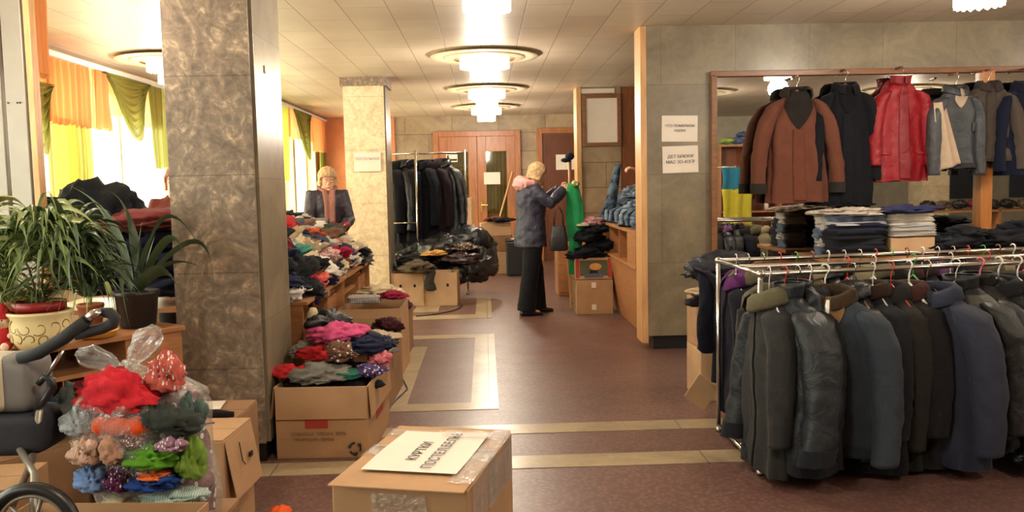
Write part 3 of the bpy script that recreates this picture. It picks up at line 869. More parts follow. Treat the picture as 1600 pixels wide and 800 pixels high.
# ================================================================ COATS ON HANGERS
class Coat:
    """a coat hanging from a hook at the local origin; width along X, front towards -Y"""
    def __init__(s, seed=1, W=.22, L=.72, dep=.085, flare=1.05, fold=.016, hood=False):
        s.seed, s.W, s.L, s.dep, s.fl, s.fold = seed, W, L, dep, flare, fold
        s.top = -.112
        s.prof = [(0, .07, .05), (.03, .10, .058), (.08, W * .62, .066), (.15, W * .82, dep * .9), (.27, W * .92, dep), (.55, W * .98, dep * .98), (1, W * flare, dep * 1.12)]
    def S(s, u, v, off=0.0):
        a, b = lerp_prof(s.prof, v)
        z = s.top - v * s.L
        th = 2 * pi * u
        e = .78
        cx, cy = sin(th), -cos(th)
        x = math.copysign(abs(cx) ** e, cx) * a; y = math.copysign(abs(cy) ** e, cy) * b
        A = s.fold * smoothstep(.1, .7, v)
        k = A * (.6 * sin(th * 5 + s.seed * 1.7 + 1.6 * nz(v * 2.2, s.seed, 0)) + .5 * sin(th * 9 + s.seed + 2 * nz(v * 2, 0, s.seed)))
        k += .018 * nz(x * 8 + s.seed * 3, y * 8, z * 3.2) + .007 * nz(x * 20, y * 20 + s.seed, z * 12)
        n = Vector((sin(th) * .6, -cos(th), 0)).normalized()
        sway = .02 * nz(s.seed, z * 1.6, 3) * v * 2
        zz = z + (.012 * nz(cos(th) * 2 + s.seed, sin(th) * 2, 0) if v > .97 else 0)
        return Vector((x + sway, y, zz)) + n * (k + off)
    def body(s, vmax=1.0):
        mb = MB(); rows = 44; n = 72
        mb.loft([[s.S(k / n, vmax * (j / rows)) for k in range(n)] for j in range(rows + 1)], True, False, False)
        mb.loft([[s.S(k / n, vmax, -.004) for k in range(n)], [s.S(k / n, vmax - .06, -.012) for k in range(n)], [s.S(k / n, vmax - .08, -.04) * 1.0 for k in range(n)]], True, False, True)
        return mb
    def patch(s, fu0, fu1, v0, v1, off=.004, nu=10, nv=16):
        return MB().grid(lambda a, c: s.S(fu0(c) + (fu1(c) - fu0(c)) * a, v0 + (v1 - v0) * c, off), nu, nv)
    def sleeve(s, side, ln=.56, r0=.078, r1=.052, out=.05, fwd=.05, t1=1.0, t0=0.0, grow=0.0):
        mb = MB(); rings = []; m = 34; n = 24
        a = s.W * .72
        for i in range(m + 1):
            t = t0 + (t1 - t0) * i / m
            c = Vector((side * (a + .035 * smoothstep(0, .25, t) + (out + .02) * sin(t * pi * .55)), -.01 - fwd * t * t, s.top - .072 - ln * t))
            r = (r0 + (r1 - r0) * t) * (.55 if (i == 0 and t0 == 0) else 1) + grow
            rg = []
            for k in range(n):
                th = 2 * pi * k / n
                q = 1 + .13 * nz(cos(th) * 1.6 + s.seed * 5 + side, sin(th) * 1.6, t * 2.6) + .07 * nz(cos(th) * 3 + s.seed, sin(th) * 3, t * 14) + .045 * sin(t * 23 + 5 * nz(cos(th) * 1.5, sin(th) * 1.5, t * 4 + s.seed)) * smoothstep(.35, .6, t) * (1 - smoothstep(.75, .95, t))
                rg.append(c + Vector((cos(th) * r * q * .82, sin(th) * r * q * 1.05, .35 * r * cos(th) * -side * max(0, 1 - t * 4))))
            rings.append(rg)
        mb.loft(rings)
        return mb
    def collar(s, kind, cgap=0):
        mb = MB(); n = 40; gap = cgap or {'stand': .015, 'shirt': .03, 'lapel': .05, 'fur': .03, 'hood': .03}[kind]
        prof = {'stand': [(0, -.025, .0), (.004, .0, .0), (.008, .035, .004), (.014, .05, .008), (.004, .048, -.004)],
                'hood': [(0, -.025, 0), (.006, .01, 0), (.012, .03, 0), (.004, .026, -.01)],
                'shirt': [(0, -.02, 0), (.004, .02, .0), (.012, .032, .006), (.026, .02, .02), (.036, -.02, .03), (.034, -.03, .026)],
                'lapel': [(0, -.02, 0), (.004, .015, .0), (.014, .022, .008), (.034, .0, .026), (.046, -.045, .034), (.042, -.05, .03)],
                'fur': [(0, -.02, 0), (.006, .02, .0), (.022, .036, .012), (.05, .018, .03), (.06, -.03, .04), (.045, -.05, .03)]}[kind]
        a0, b0 = .072, .056
        rings = []
        for o1, dz, o2 in prof:
            rg = []
            for k in range(n + 1):
                u = gap + (1 - 2 * gap) * k / n
                th = 2 * pi * u
                front = (cos(th) + 1) / 2
                j = .008 * nz(cos(th) * 3 + s.seed, sin(th) * 3, dz * 30) * (2 if kind == 'fur' else 1)
                rg.append((sin(th) * (a0 + o1 + j), -cos(th) * (b0 + o1 + j), s.top + .012 + dz - .045 * front ** 3 * (1 if kind != 'stand' else .3)))
            rings.append(rg)
        mb.loft(rings, close=False)
        return mb
    def hood(s):
        mb = MB()
        def f(d):
            return 1 + .18 * nz(d.x * 2 + s.seed, d.y * 2, d.z * 2) - (.35 if d.y < -.2 and d.z > .1 else 0)
        mb.ball((0, .075, s.top - .075), (.125, .085, .125), 28, 20, f)
        return mb

def make_hanger(label, style='wire', mat=None, group=None, wide=.20, name='clothes_hanger'):
    t = thing(name, label, 'hanger', group=group)
    hk = []
    for k in range(15):
        a = radians(-70 + 250 * k / 14)
        hk.append((.019 * cos(a), 0, -.019 + .019 * sin(a) + .010))
    hk = hk[::-1]
    pts = list(reversed([p for p in hk])) 
    pts = [(0.0, 0, -.10), (0.0, 0, -.06), (.006, 0, -.040)] + [(.021 * sin(radians(a)) , 0, -.010 - .021 * cos(radians(a))) for a in range(25, 250, 15)]
    MB().tube(pts, .0026 if style != 'thick' else .0042, 7).build('hook', mat if style != 'wood' else CHROME, t, smooth=True)
    b = MB()
    r = {'wire': .0045, 'thick': .008, 'wood': .010}[style]
    b.tube([(-wide * .82, 0, -.222), (-wide * .5, 0, -.172), (-.03, 0, -.122), (0, 0, -.10), (.03, 0, -.122), (wide * .5, 0, -.172), (wide * .82, 0, -.222)], r, 8)
    if style != 'wood': b.tube([(-wide * .82, 0, -.222), (-wide * .5, 0, -.23), (wide * .5, 0, -.23), (wide * .82, 0, -.222)], r * .8, 8)
    b.build('shoulder_bar', mat, t, smooth=True)
    return t

def make_coat(label, cat, seed, color, mat, vlen=.24, W=.22, L=.72, dep=.085, flare=1.05, fold=.016, collar='shirt', ccol=None, cmat=None, sleeve=.56, out=.05, fwd=.05,
              r0=.078, r1=.052, cuff=None, cuffmat=None, placket=None, vneck=None, zipper=False, hem=None, pockets=None, stripe=None, yoke=None, hood=False, name='coat', group=None, vwid=.10, sleeves=(-1, 1)):
    t = thing(name, label, cat, group=group)
    c = Coat(seed, W, L, dep, flare, fold)
    K = rgb(*color)
    c.body().build('body', mat, t, smooth=True, col=K)
    for sd in sleeves:
        c.sleeve(sd, sleeve, r0, r1, out, fwd).build('sleeve', mat, t, smooth=True, col=K)
        if cuff:
            c.sleeve(sd, sleeve, r0, r1, out, fwd, t0=.90, t1=1.015, grow=.008).build('cuff', cuffmat or C_KNIT, t, smooth=True, col=rgb(*cuff))
    c.collar(collar, .13 if vneck and vlen > .3 else 0).build('collar', cmat or mat, t, smooth=True, solid=.006, col=rgb(*(ccol or color)))
    if hood: c.hood().build('hood', mat, t, smooth=True, col=K)
    if placket: c.patch(lambda v: -.022, lambda v: .022, (vlen if vneck else .03), .985, .006, 5, 40).build('placket', mat, t, smooth=True, solid=.004, col=rgb(*placket))
    if vneck: c.patch(lambda v: -vwid * (1 - v), lambda v: vwid * (1 - v) + .0001, .0, vlen, .008, 12, 20).build('lining', C_WOOL, t, smooth=True, col=rgb(*vneck))
    if zipper: c.patch(lambda v: -.006, lambda v: .006, .02, .97, .0115, 2, 40).build('zip', CHROME, t, smooth=True)
    if hem: c.patch(lambda v: -.5, lambda v: .5, .93, 1.0, .006, 72, 5).build('hem_band', C_KNIT, t, smooth=True, col=rgb(*hem))
    if stripe:
        for v0, v1, k in stripe: c.patch(lambda v: -.5, lambda v: .5, v0, v1, .004, 72, 4).build('stripe_band', mat, t, smooth=True, col=rgb(*k))
    if yoke: c.patch(lambda v: -.5, lambda v: .5, .04, yoke[0], .003, 72, 12).build('yoke', mat, t, smooth=True, col=rgb(*yoke[1]))
    if pockets:
        for sd in (-1, 1):
            c.patch(lambda v: sd * .115 - .045, lambda v: sd * .115 + .045, pockets[0], pockets[0] + pockets[1], .009, 6, 6).build('pocket_flap', mat, t, smooth=True, solid=.004, col=rgb(*(pockets[2] if len(pockets) > 2 else color)))
    return t
def put(o, loc, rz, tilt=0.0, sc=None):
    o.location = loc; o.rotation_euler = (0, radians(tilt), radians(rz))
    if sc: o.scale = sc
    return o

# ---- clothes on the mirror frame
def peg(px, Y=7.19):
    p = at(px, 113, Y); p.z = 2.36
    return p
HY = WR_Y - .145
def frame_hanging(px, py_hook, coat, hang_label, mat=BROWNWD, style='wood', rz=0, sc=None, Y=HY):
    p = at(px, py_hook, Y)
    h = make_hanger(hang_label, style, mat, 'hangers hooked over the mirror frame')
    MB().box((0, .04, .016), (.022, .11, .016)).build('frame_clip', BROWNWD, h, bevel=.003)
    put(h, p, rz); put(coat, p, rz, sc=sc)
    return p
c = make_coat('brown suede coat with dark fur collar and cuffs hung before the mirror', 'coat', 3, (104, 62, 48), C_WOOL, W=.235, L=.90, dep=.06, flare=1.14, fold=.014, collar='fur', ccol=(46, 40, 34), cmat=C_WOOL,
              sleeve=.74, out=.10, fwd=.02, r0=.085, r1=.072, cuff=(44, 40, 36), cuffmat=C_WOOL, placket=(104, 60, 44), vneck=(36, 32, 30), vwid=.15, vlen=.34)
frame_hanging(1245, 122, c, 'wooden hanger of the brown suede coat on the mirror frame', sc=(1, 1, 1))
c = make_coat('black knee length wool coat hung beside the brown suede coat', 'coat', 5, (17, 18, 24), C_WOOL, W=.22, L=.98, dep=.055, flare=1.06, collar='lapel', sleeve=.70, out=.03, fwd=.02, placket=(18, 19, 25), vneck=(12, 12, 16))
frame_hanging(1321, 112, c, 'brown hanger of the black wool coat on the mirror frame', Y=HY + .012)
c = make_coat('bright red hooded rain jacket hung before the mirror', 'jacket', 8, (146, 18, 30), C_NYLON, W=.205, L=.80, dep=.062, flare=1.0, collar='stand', ccol=(132, 18, 28), sleeve=.60, out=.02, fwd=.03, placket=(126, 16, 27), hood=True, pockets=(.70, .03), r0=.08)
frame_hanging(1408, 108, c, 'hanger of the red jacket on the mirror frame')
c = make_coat('open slate blue grey jacket with a pale lining hung before the mirror', 'jacket', 11, (66, 68, 72), C_NYLON, W=.21, L=.64, dep=.058, flare=1.0, collar='shirt', ccol=(58, 58, 62), sleeve=.62, out=.0, fwd=.02, vneck=(186, 164, 142), vwid=.08, hem=(54, 54, 58), pockets=(.42, .12, (76, 78, 78)))
frame_hanging(1494, 118, c, 'hanger of the slate blue jacket on the mirror frame', rz=8, Y=HY - .07)
c = make_coat('olive brown denim shirt jacket hung in front of the orange post', 'jacket', 14, (84, 74, 66), C_WOOL, W=.21, L=.62, dep=.05, flare=.98, collar='shirt', ccol=(60, 52, 48), sleeve=.62, out=.04, fwd=.03, placket=(76, 66, 60), pockets=(.30, .03), hem=(78, 68, 60))
frame_hanging(1545, 112, c, 'red brown hanger of the olive shirt jacket on the mirror frame', rz=-4, Y=HY + .01)
c = make_coat('deep navy coat hanging at the right end of the mirror frame', 'coat', 17, (22, 26, 46), C_WOOL, W=.215, L=.74, dep=.06, collar='lapel', sleeve=.64, out=.03)
frame_hanging(1604, 110, c, 'hanger of the deep navy coat on the mirror frame')
c = MB()
w_ = thing('pale_scarf', 'pale cream scarf hanging from the open slate jacket', 'scarf', at(1468, 160, HY - .17))
MB().grid(lambda u, v: ((u - .5) * (.09 + .09 * v) + .10 * v, .02 * sin(u * 9), -.52 * v + .06 * (u - .5) * v), 14, 26).build('scarf_cloth', C_WOOL, w_, smooth=True, solid=.008, col=rgb(196, 172, 148))

# ================================================================ CHROME CLOTHES RAIL
RZ = .975
A0 = Vector((1.297, 4.03, 0)); A1 = Vector((3.75, 4.45, 0))      # front rail
B0 = Vector((1.297, 4.77, 0)); B1 = Vector((3.75, 5.11, 0))      # back rail
M0 = A0.lerp(B0, .47); M1 = A1.lerp(B1, .45)
rk = thing('clothes_rack', 'chrome tube clothes rack with three parallel rails full of jackets', 'clothes rack')
def rod(p, q, r=.0125, name='rail', par=rk, mat=CHROME):
    return MB().tube([p, q], r, 14).build(name, mat, par, smooth=True)
Z = Vector((0, 0, 1))
for a, c in ((A0, A1), (B0, B1), (M0, M1)): rod(a + Z * RZ, c + Z * RZ)
rod(A0 + Z * (RZ + .0), B0 + Z * (RZ + .0), .011, 'cross_bar'); rod(A1 + Z * RZ, B1 + Z * RZ, .011, 'cross_bar')
rod(A0 + Z * .04, B0 + Z * .04, .011, 'cross_bar'); rod(A1 + Z * .04, B1 + Z * .04, .011, 'cross_bar'); rod(M0 + Z * .04, M1 + Z * .04, .011, 'cross_bar')
for p in (A0, A1, B0, B1):
    rod(p + Z * .02, p + Z * RZ, .0125, 'post')
    MB().ball(p + Z * RZ, (.021, .021, .021), 14, 10).build('joint', CHROME, rk, smooth=True)
    MB().lathe([(.016, 0), (.02, .012), (.014, .03)], 16, p, True, True).build('foot', CHROME, rk, smooth=True)

ORD = ['first', 'second', 'third', 'fourth', 'fifth', 'sixth', 'seventh', 'eighth', 'ninth', 'tenth', 'eleventh', 'twelfth', 'thirteenth', 'fourteenth', 'fifteenth', 'sixteenth',
       'seventeenth', 'eighteenth', 'nineteenth', 'twentieth', 'twenty-first', 'twenty-second', 'twenty-third', 'twenty-fourth', 'twenty-fifth', 'twenty-sixth', 'twenty-seventh', 'twenty-eighth', 'twenty-ninth', 'thirtieth', 'thirty-first', 'thirty-second']
def railpt(a, c, x): t = (x - a.x) / (c.x - a.x); return a.lerp(c, t) + Z * (RZ + .0125)
def px_on_rail(px, a, c):
    best = None
    for i in range(400):
        p = a.lerp(c, i / 399) + Z * RZ
        d = p - EYE; k = F_PX / d.dot(_fwd); x = 800 + d.dot(_right) * k
        if best is None or abs(x - px) < best[0]: best = (abs(x - px), p)
    return best[1] + Z * .0125
SLATE = (62, 74, 86)
front = [
 (1202, dict(label='long grey wool coat with pale collar at the left end of the front rail', cat='coat', seed=31, color=(50, 50, 50), mat=C_WOOL, W=0.223, L=0.83, dep=.075, collar='fur', ccol=(94, 89, 68), sleeve=.60, fwd=.02, out=.02, placket=(45, 45, 45)), -88),
 (1226, dict(label='puffy dark blue grey hooded jacket beside the long grey coat', cat='jacket', seed=32, color=(31, 36, 42), mat=C_NYLON, W=0.244, L=0.80, dep=.12, collar='stand', sleeve=.64, r0=.10, r1=.075, fold=.012, hood=True, zipper=True, hem=(32, 35, 41), fwd=.08, cuff=(30, 33, 40)), -70),
 (1246, dict(label='dark jacket with camouflage cuff behind the puffy hooded jacket', cat='jacket', seed=33, color=(36, 35, 31), mat=C_NYLON, W=0.223, L=0.83, dep=.09, collar='stand', sleeve=.56, cuff=(83, 70, 44), fwd=.10), -80),
 (1266, dict(label='charcoal overcoat hanging left of the steel blue jacket', cat='coat', seed=34, color=(36, 36, 37), mat=C_WOOL, W=0.212, L=0.80, dep=.08, collar='lapel', sleeve=.62, fwd=.03, placket=(33, 33, 35)), -84),
 (1290, dict(label='steel blue grey work jacket with tan lined collar and open zip', cat='jacket', seed=35, color=(52, 59, 68), mat=C_WOOL, W=0.25, L=0.73, dep=.10, collar='shirt', ccol=(58, 44, 30), cmat=C_WOOL, sleeve=.66, r0=.09, r1=.07, zipper=True, hem=(41, 48, 56), fwd=.10, out=.04, vneck=(120, 90, 58)), -42),
 (1334, dict(label='black leather jacket with teal collar tab right of the blue work jacket', cat='jacket', seed=36, color=(23, 23, 26), mat=C_LEATH, W=0.223, L=.845, dep=.09, collar='shirt', ccol=(28, 28, 30), sleeve=.60, fwd=.04, placket=(26, 26, 29), hem=(24, 24, 27)), -80),
 (1364, dict(label='dark navy jacket with brown corduroy collar on the front rail', cat='jacket', seed=37, color=(26, 28, 35), mat=C_WOOL, W=0.217, L=.845, dep=.08, collar='shirt', ccol=(50, 33, 26), sleeve=.60, fwd=.03), -82),
 (1392, dict(label='dark olive brown overcoat on a white hanger on the front rail', cat='coat', seed=38, color=(40, 38, 36), mat=C_WOOL, W=0.228, L=.845, dep=.09, collar='lapel', sleeve=.66, r0=.085, fwd=.05, out=.03), -74),
 (1420, dict(label='black coat with rust lapel behind the slate suit jacket', cat='coat', seed=39, color=(28, 26, 28), mat=C_WOOL, W=0.223, L=.845, dep=.08, collar='lapel', ccol=(66, 38, 35), sleeve=.60), -78),
 (1448, dict(label='slate blue suit jacket with wide shoulder on the front rail', cat='jacket', seed=40, color=(49, 52, 68), mat=C_WOOL, W=0.249, L=0.82, dep=.09, collar='lapel', sleeve=.66, r0=.10, r1=.066, out=.06, fwd=.02, fold=.010), -64),
 (1494, dict(label='black sports jacket with grey shoulders and a red piping line', cat='jacket', seed=41, color=(23, 24, 26), mat=C_NYLON, W=0.239, L=0.76, dep=.10, collar='stand', sleeve=.60, r0=.09, yoke=(.20, (84, 80, 76)), stripe=[(.20, .215, (150, 34, 44)), (.245, .26, (150, 34, 44))], hem=(22, 22, 25), fwd=.06), -56),
 (1532, dict(label='black padded jacket hanging right of the sports jacket on the front rail', cat='jacket', seed=42, color=(17, 18, 21), mat=C_NYLON, W=0.228, L=0.80, dep=.11, collar='stand', sleeve=.62, r0=.09, fwd=.05, hood=True), -62),
]
hang_styles = [('wire', WHITEP, 'white plastic'), ('wire', REDP, 'red plastic'), ('wire', CHROME, 'steel wire'), ('wire', WHITEP, 'white plastic'), ('thick', WHITEP, 'thick white'), ('wire', CHROME, 'steel wire'),
               ('wire', WHITEP, 'white plastic'), ('wire', REDP, 'red plastic'), ('thick', WHITEP, 'thick white'), ('wire', CHROME, 'steel wire'), ('wire', WHITEP, 'white plastic'), ('thick', PINKP, 'pink plastic')]
coats = []
for i, (px, kw, rz) in enumerate(front):
    p = px_on_rail(px, A0, A1)
    c = make_coat(group=None, **kw)
    put(c, p + Vector((0, -.10 if i in (4, 9) else (-.04 if i in (1, 10) else .02), -.004)), rz, tilt=RND.uniform(-2, 2)); coats.append(c)
    st, mt, nm = hang_styles[i]
    h = make_hanger('%s hanger holding the %s' % (nm, kw['label'].split(' with ')[0].split(' on ')[0].split(' beside ')[0].split(' behind ')[0].split(' at ')[0].split(' hanging ')[0].split(' right of ')[0]), st, mt, 'hangers on the front rail')
    put(h, p + Vector((0, 0, .010)), rz)
# jackets continuing beyond the right edge and the back rail, copies in other colours
def recolor(o, main, accent=None):
    for ch in o.children:
        if ch.name.split('.')[0] in ('body', 'sleeve', 'placket', 'hood', 'yoke'): ch.color = rgb(*main)
        elif accent and ch.name.split('.')[0] in ('collar', 'lining', 'cuff'): ch.color = rgb(*accent)
def rail_row(a, c, xs, cols, where, rz0, srcs, group, hgroup):
    for i, x in enumerate(xs):
        src = coats[srcs[i % len(srcs)]]
        o = copy_tree(src)
        nm, k, acc = cols[i % len(cols)]
        recolor(o, tuple(int(q * .85) for q in k), acc)
        p = railpt(a, c, x)
        put(o, p, rz0 + RND.uniform(-9, 9), tilt=RND.uniform(-2, 2)); o.scale = (RND.uniform(.9, 1.02), RND.uniform(.8, .95), RND.uniform(.88, 1.0))
        pos = ORD[i] + ' from its left end'
        tag(o, '%s on the %s, %s' % (nm, where, pos), 'jacket', group)
        h = copy_tree(HPROTO[i % len(HPROTO)])
        tag(h, '%s hanger on the %s, %s' % (HNAMES[i % len(HPROTO)], where, pos), 'hanger', hgroup)
        put(h, p + Vector((0, 0, .010)), o.rotation_euler.z * 180 / pi)
HPROTO = []; HNAMES = ['white plastic', 'steel wire', 'red plastic', 'green plastic', 'brown wooden', 'white plastic']
for st, mt in (('wire', WHITEP), ('wire', CHROME), ('wire', REDP), ('wire', GREENP), ('thick', BROWNWD), ('thick', WHITEP)):
    HPROTO.append(make_hanger('x', st, mt))
first = coats[5]
backcols = [('navy jacket with purple lining', (22, 22, 38), (92, 40, 96)), ('black wool coat', (20, 20, 26), None), ('dark navy coat', (26, 28, 44), None), ('black jacket', (26, 26, 30), None),
            ('beige jacket', (142, 130, 106), (150, 138, 112)), ('charcoal jacket', (48, 48, 52), None), ('midnight blue coat', (26, 30, 44), None), ('cream lined grey jacket', (86, 84, 80), (150, 140, 110)),
            ('black padded jacket', (22, 23, 27), None), ('dark brown coat', (52, 42, 36), None), ('blue black jacket', (30, 34, 44), None), ('dark grey jacket', (58, 58, 60), None)]
rail_row(B0, B1, [1.40, 1.47] + [1.66 + .098 * k for k in range(20)], backcols, 'back rail', -90, [3, 0, 7, 8, 6, 5, 2], 'jackets on the back rail', 'hangers on the back rail')
for h in HPROTO:
    for ch in list(h.children): bpy.data.objects.remove(ch)
    bpy.data.objects.remove(h)
# chrome zip pulls on the blue work jacket
MB().box((.03, -.125, -.34), (.010, .006, .05), ry=.2).build('zip_pull', CHROME, coats[4]); MB().box((.02, -.125, -.50), (.012, .006, .014)).build('press_stud', CHROME, coats[4])
# more jackets at the right of the front rail
for i, (px, src, k, rz, nm) in enumerate([(1560, 3, (30, 30, 34), -66, 'charcoal coat'), (1590, 0, (44, 42, 42), -60, 'dark grey coat'), (1624, 4, (34, 38, 52), -58, 'dark blue jacket'), (1660, 6, (28, 28, 32), -60, 'black jacket')]):
    o = copy_tree(coats[src]); recolor(o, k, k)
    p = px_on_rail(px, A0, A1); put(o, p, rz)
    tag(o, '%s near the right end of the front rail, %s after the padded jacket' % (nm, ORD[i]), 'jacket', 'jackets at the right end of the front rail')
    h = make_hanger('white hanger of the %s at the right end of the front rail' % nm, 'thick', WHITEP, 'hangers on the front rail'); put(h, p + Vector((0, 0, .010)), rz)
# striped red knitted coat on the back rail near the left end
c = make_coat('dark red knitted cardigan with pink stripes near the left end of the back rail', 'cardigan', 51, (120, 16, 34), C_KNIT, W=.21, L=.84, dep=.07, collar='fur', ccol=(60, 56, 54), sleeve=.62, fwd=.02,
              stripe=[(.30, .34, (206, 88, 84)), (.38, .52, (96, 84, 86)), (.55, .59, (206, 88, 84))])
p = railpt(B0, B1, 1.56); put(c, p, -84)
h = make_hanger('steel wire hanger holding the striped red cardigan', 'wire', CHROME, 'hangers on the back rail'); put(h, p + Vector((0, 0, .01)), -84)
# spare hangers on the middle rail
for i, (x, mt, nm) in enumerate([(1.9, REDP, 'red'), (2.05, WHITEP, 'white'), (2.28, GREENP, 'green'), (2.5, WHITEP, 'white'), (2.72, REDP, 'red'), (2.95, PINKP, 'pink')]):
    h = make_hanger('empty %s plastic hanger on the middle rail, %s from the left' % (nm, ORD[i]), 'wire', mt, 'empty hangers on the middle rail', .15)
    p = railpt(M0, M1, x); put(h, p + Vector((0, 0, .010)), -86 + 7 * (i % 3))
# ================================================================ DESKS WITH THE LONG HEAP
def office_desk(label, loc, rz, w=1.5, d=.75, h=.745, mat=WOOD_DESK):
    t = thing('office_desk', label, 'desk', loc, rz, None)       # long side along X, front faces -Y
    MB().box((0, 0, h - .012), (w, d, .024)).build('desk_top', mat, t, bevel=.003)
    for s in (-1, 1): MB().box((s * (w / 2 - .02), 0, (h - .024) / 2), (.022, d - .06, h - .024)).build('side_panel', mat, t, bevel=.002)
    MB().box((0, d / 2 - .12, h / 2), (w - .08, .018, h - .12)).build('back_board', WOOD_RED, t)
    MB().box((w / 2 - .24, .02, h / 2 - .02), (.42, d - .14, h - .14)).build('pedestal', mat, t)
    for k in range(3):
        dr = MB().box((w / 2 - .24, -d / 2 + .08, .16 + k * .19), (.40, .018, .18)).build('drawer', mat, t, bevel=.003)
        MB().tube([(w / 2 - .29, -d / 2 + .055, .16 + k * .19), (w / 2 - .19, -d / 2 + .055, .16 + k * .19)], .006, 8).build('handle', CHROME, dr)
    MB().box((-w / 4, 0, h - .16), (w / 2 - .1, d - .1, .018)).build('shelf', mat, t)
    return t
office_desk('orange wood desk under the clothes heap, nearest the brown pillar', (-1.46, 5.96, 0), radians(90))
office_desk('orange wood desk under the clothes heap, nearest the pale pillar', (-1.46, 7.50, 0), radians(90))
HEAP_N = dict(black=(22, 22, 26), navy=(28, 32, 58), plum=(92, 48, 62), cream=(206, 186, 152), white=(216, 206, 194), yellow=(206, 168, 84), red=(176, 36, 40), brown=(110, 76, 58), pink=(196, 112, 108),
              teal=(70, 132, 116), beige=(168, 146, 112), slate=(72, 80, 96), orange=(196, 92, 56), salmon=(206, 120, 96), grey=(120, 116, 108), maroon=(96, 26, 34), crimson=(166, 30, 62), green=(44, 66, 54),
              rust=(146, 66, 44), purple=(70, 50, 104), coral=(222, 104, 84), olive=(86, 84, 60))
heap_rows = [
 ('lowest', -1.19, .79, 'white black crimson coral navy purple black white cream brown white cream black white grey', 'bunched'),
 ('second', -1.22, .885, 'navy black black green white slate pink black crimson white navy white cream black maroon', 'crumpled'),
 ('third', -1.32, .985, 'black navy navy teal cream beige brown slate navy grey white salmon cream white rust', 'crumpled'),
 ('fourth', -1.42, 1.07, 'black black maroon teal beige cream slate navy orange rust grey brown green maroon red', 'crumpled'),
 ('fifth', -1.56, 1.14, 'cream black plum pink pink beige red red slate cream brown grey white black grey', 'folded'),
 ('topmost', -1.72, 1.20, 'black black black yellow cream white red beige white brown cream black grey black olive', 'crumpled')]
md = MB()
md.loft([[(-1.12 - .02, y, .745), (-1.18, y, .86 + hh), (-1.38, y, 1.00 + hh), (-1.6, y, 1.12 + hh), (-1.85, y, 1.12 + hh), (-1.9, y, .745)] for y, hh in ((5.3, -.08), (5.45, 0), (6.5, -.02), (7.5, -.06), (7.9, -.14), (8.1, -.25))])
tag(md.build('clothing_mass', C_WOOL, smooth=True, col=rgb(34, 32, 36)), 'dark mass of clothes buried inside the heap on the desks', kind='stuff')
rows_mats = [C_KNIT, C_PLAIN, C_WOOL, C_PRINT, C_PLAIN, C_STRIPE, C_WOOL]
for ri, (rn, x, z, cs, form) in enumerate(heap_rows):
    cs = cs.split()
    for i, cn in enumerate(cs):
        y = 5.32 + i * (2.66 / (len(cs) - 1)) + RND.uniform(-.04, .04)
        zz = z - (.055 * max(0, (y - 6.6)) if ri > 1 else 0) + RND.uniform(-.02, .02)
        mt = C_WOOL if cn in ('black', 'navy') else rows_mats[(i * 3 + ri) % 7]
        sc = RND.uniform(.72, .95) if form != 'bunched' else RND.uniform(.8, 1.1)
        lab = '%s %s in the %s layer of the desk heap, %s from the near end' % (cn, {'bunched': 'bunched garment', 'crumpled': 'crumpled garment', 'folded': 'folded garment'}[form], rn, ORD[i])
        o = garment('folded_garment' if form == 'folded' else 'crumpled_garment', form, (x + RND.uniform(-.03, .03), y, zz), lab, HEAP_N[cn], mt, s=sc, sz=RND.uniform(.9, 1.25) if form != 'folded' else 1.3,
                    rx=RND.uniform(-.3, .3), ry=RND.uniform(.15, .5) if ri < 4 else 0, group='clothes heaped on the two desks')
# sleeves and legs trailing over the desk edge
for i, (cn, y) in enumerate([('white', 5.36), ('crimson', 5.62), ('navy', 5.78), ('purple', 6.05), ('white', 6.42), ('brown', 6.7), ('cream', 6.98), ('black', 7.3), ('white', 7.62), ('black', 7.95)]):
    garment('trailing_garment', 'trailing', (-1.15, y, .79), '%s garment hanging over the desk edge, %s from the near end' % (cn, ORD[i]), HEAP_N[cn], C_PLAIN, rz=radians(-90) + RND.uniform(-.3, .3), s=RND.uniform(.5, .75), sz=.7,
            group='garments hanging over the edge of the heap desks')
# dark clothes stacked upright against the near end of the heap
for i, (z, cn, s) in enumerate([(.78, 'black', 1.0), (.90, 'navy', 1.0), (1.02, 'black', .95), (1.13, 'black', .9)]):
    garment('dark_garment', 'heavy', (-1.42, 5.36, z), '%s heavy garment piled at the near end of the desks, %s from the bottom' % (('black', 'navy')[cn == 'navy'], ORD[i]), HEAP_N[cn], C_WOOL, s=s * .72, sz=.75, rz=.4 * i, group='dark garments at the near end of the desks')

# ================================================================ FLOOR BOXES ALONG THE DESKS
bA = open_box('large open cardboard box of bright clothes beside the brown pillar', (-.865, 4.82, 0), radians(-3), (.49, .66, .385), CARD, (('f', 178, .17), ('r', 176, .17), ('l', 172, .17)))
text('printed_line', 'УПАКОВКА  ТОВАРА  ВЕРХ', .022, CARD_DARK, (-.02, -.334, .135), (radians(90), 0, 0), bA)
text('printed_line', 'НЕ БРОСАТЬ БЕРЕЧЬ', .020, CARD_DARK, (-.04, -.334, .105), (radians(90), 0, 0), bA)
MB().box((-.03, -.332, .19), (.12, .003, .05)).build('red_print', REDINK, bA); MB().box((.247, .0, .18), (.003, .2, .06)).build('red_print', REDINK, bA)
rc = MB()
for k in range(3):
    a0 = radians(90 + 120 * k)
    pts = [(.03 * cos(a0 + q) + .17, -.334, .055 + .03 * sin(a0 + q)) for q in (0, .4, .8, 1.2, 1.6)]
    rc.tube(pts, [.005, .005, .005, .011, .001], 6)
rc.build('recycling_mark', INK, bA)
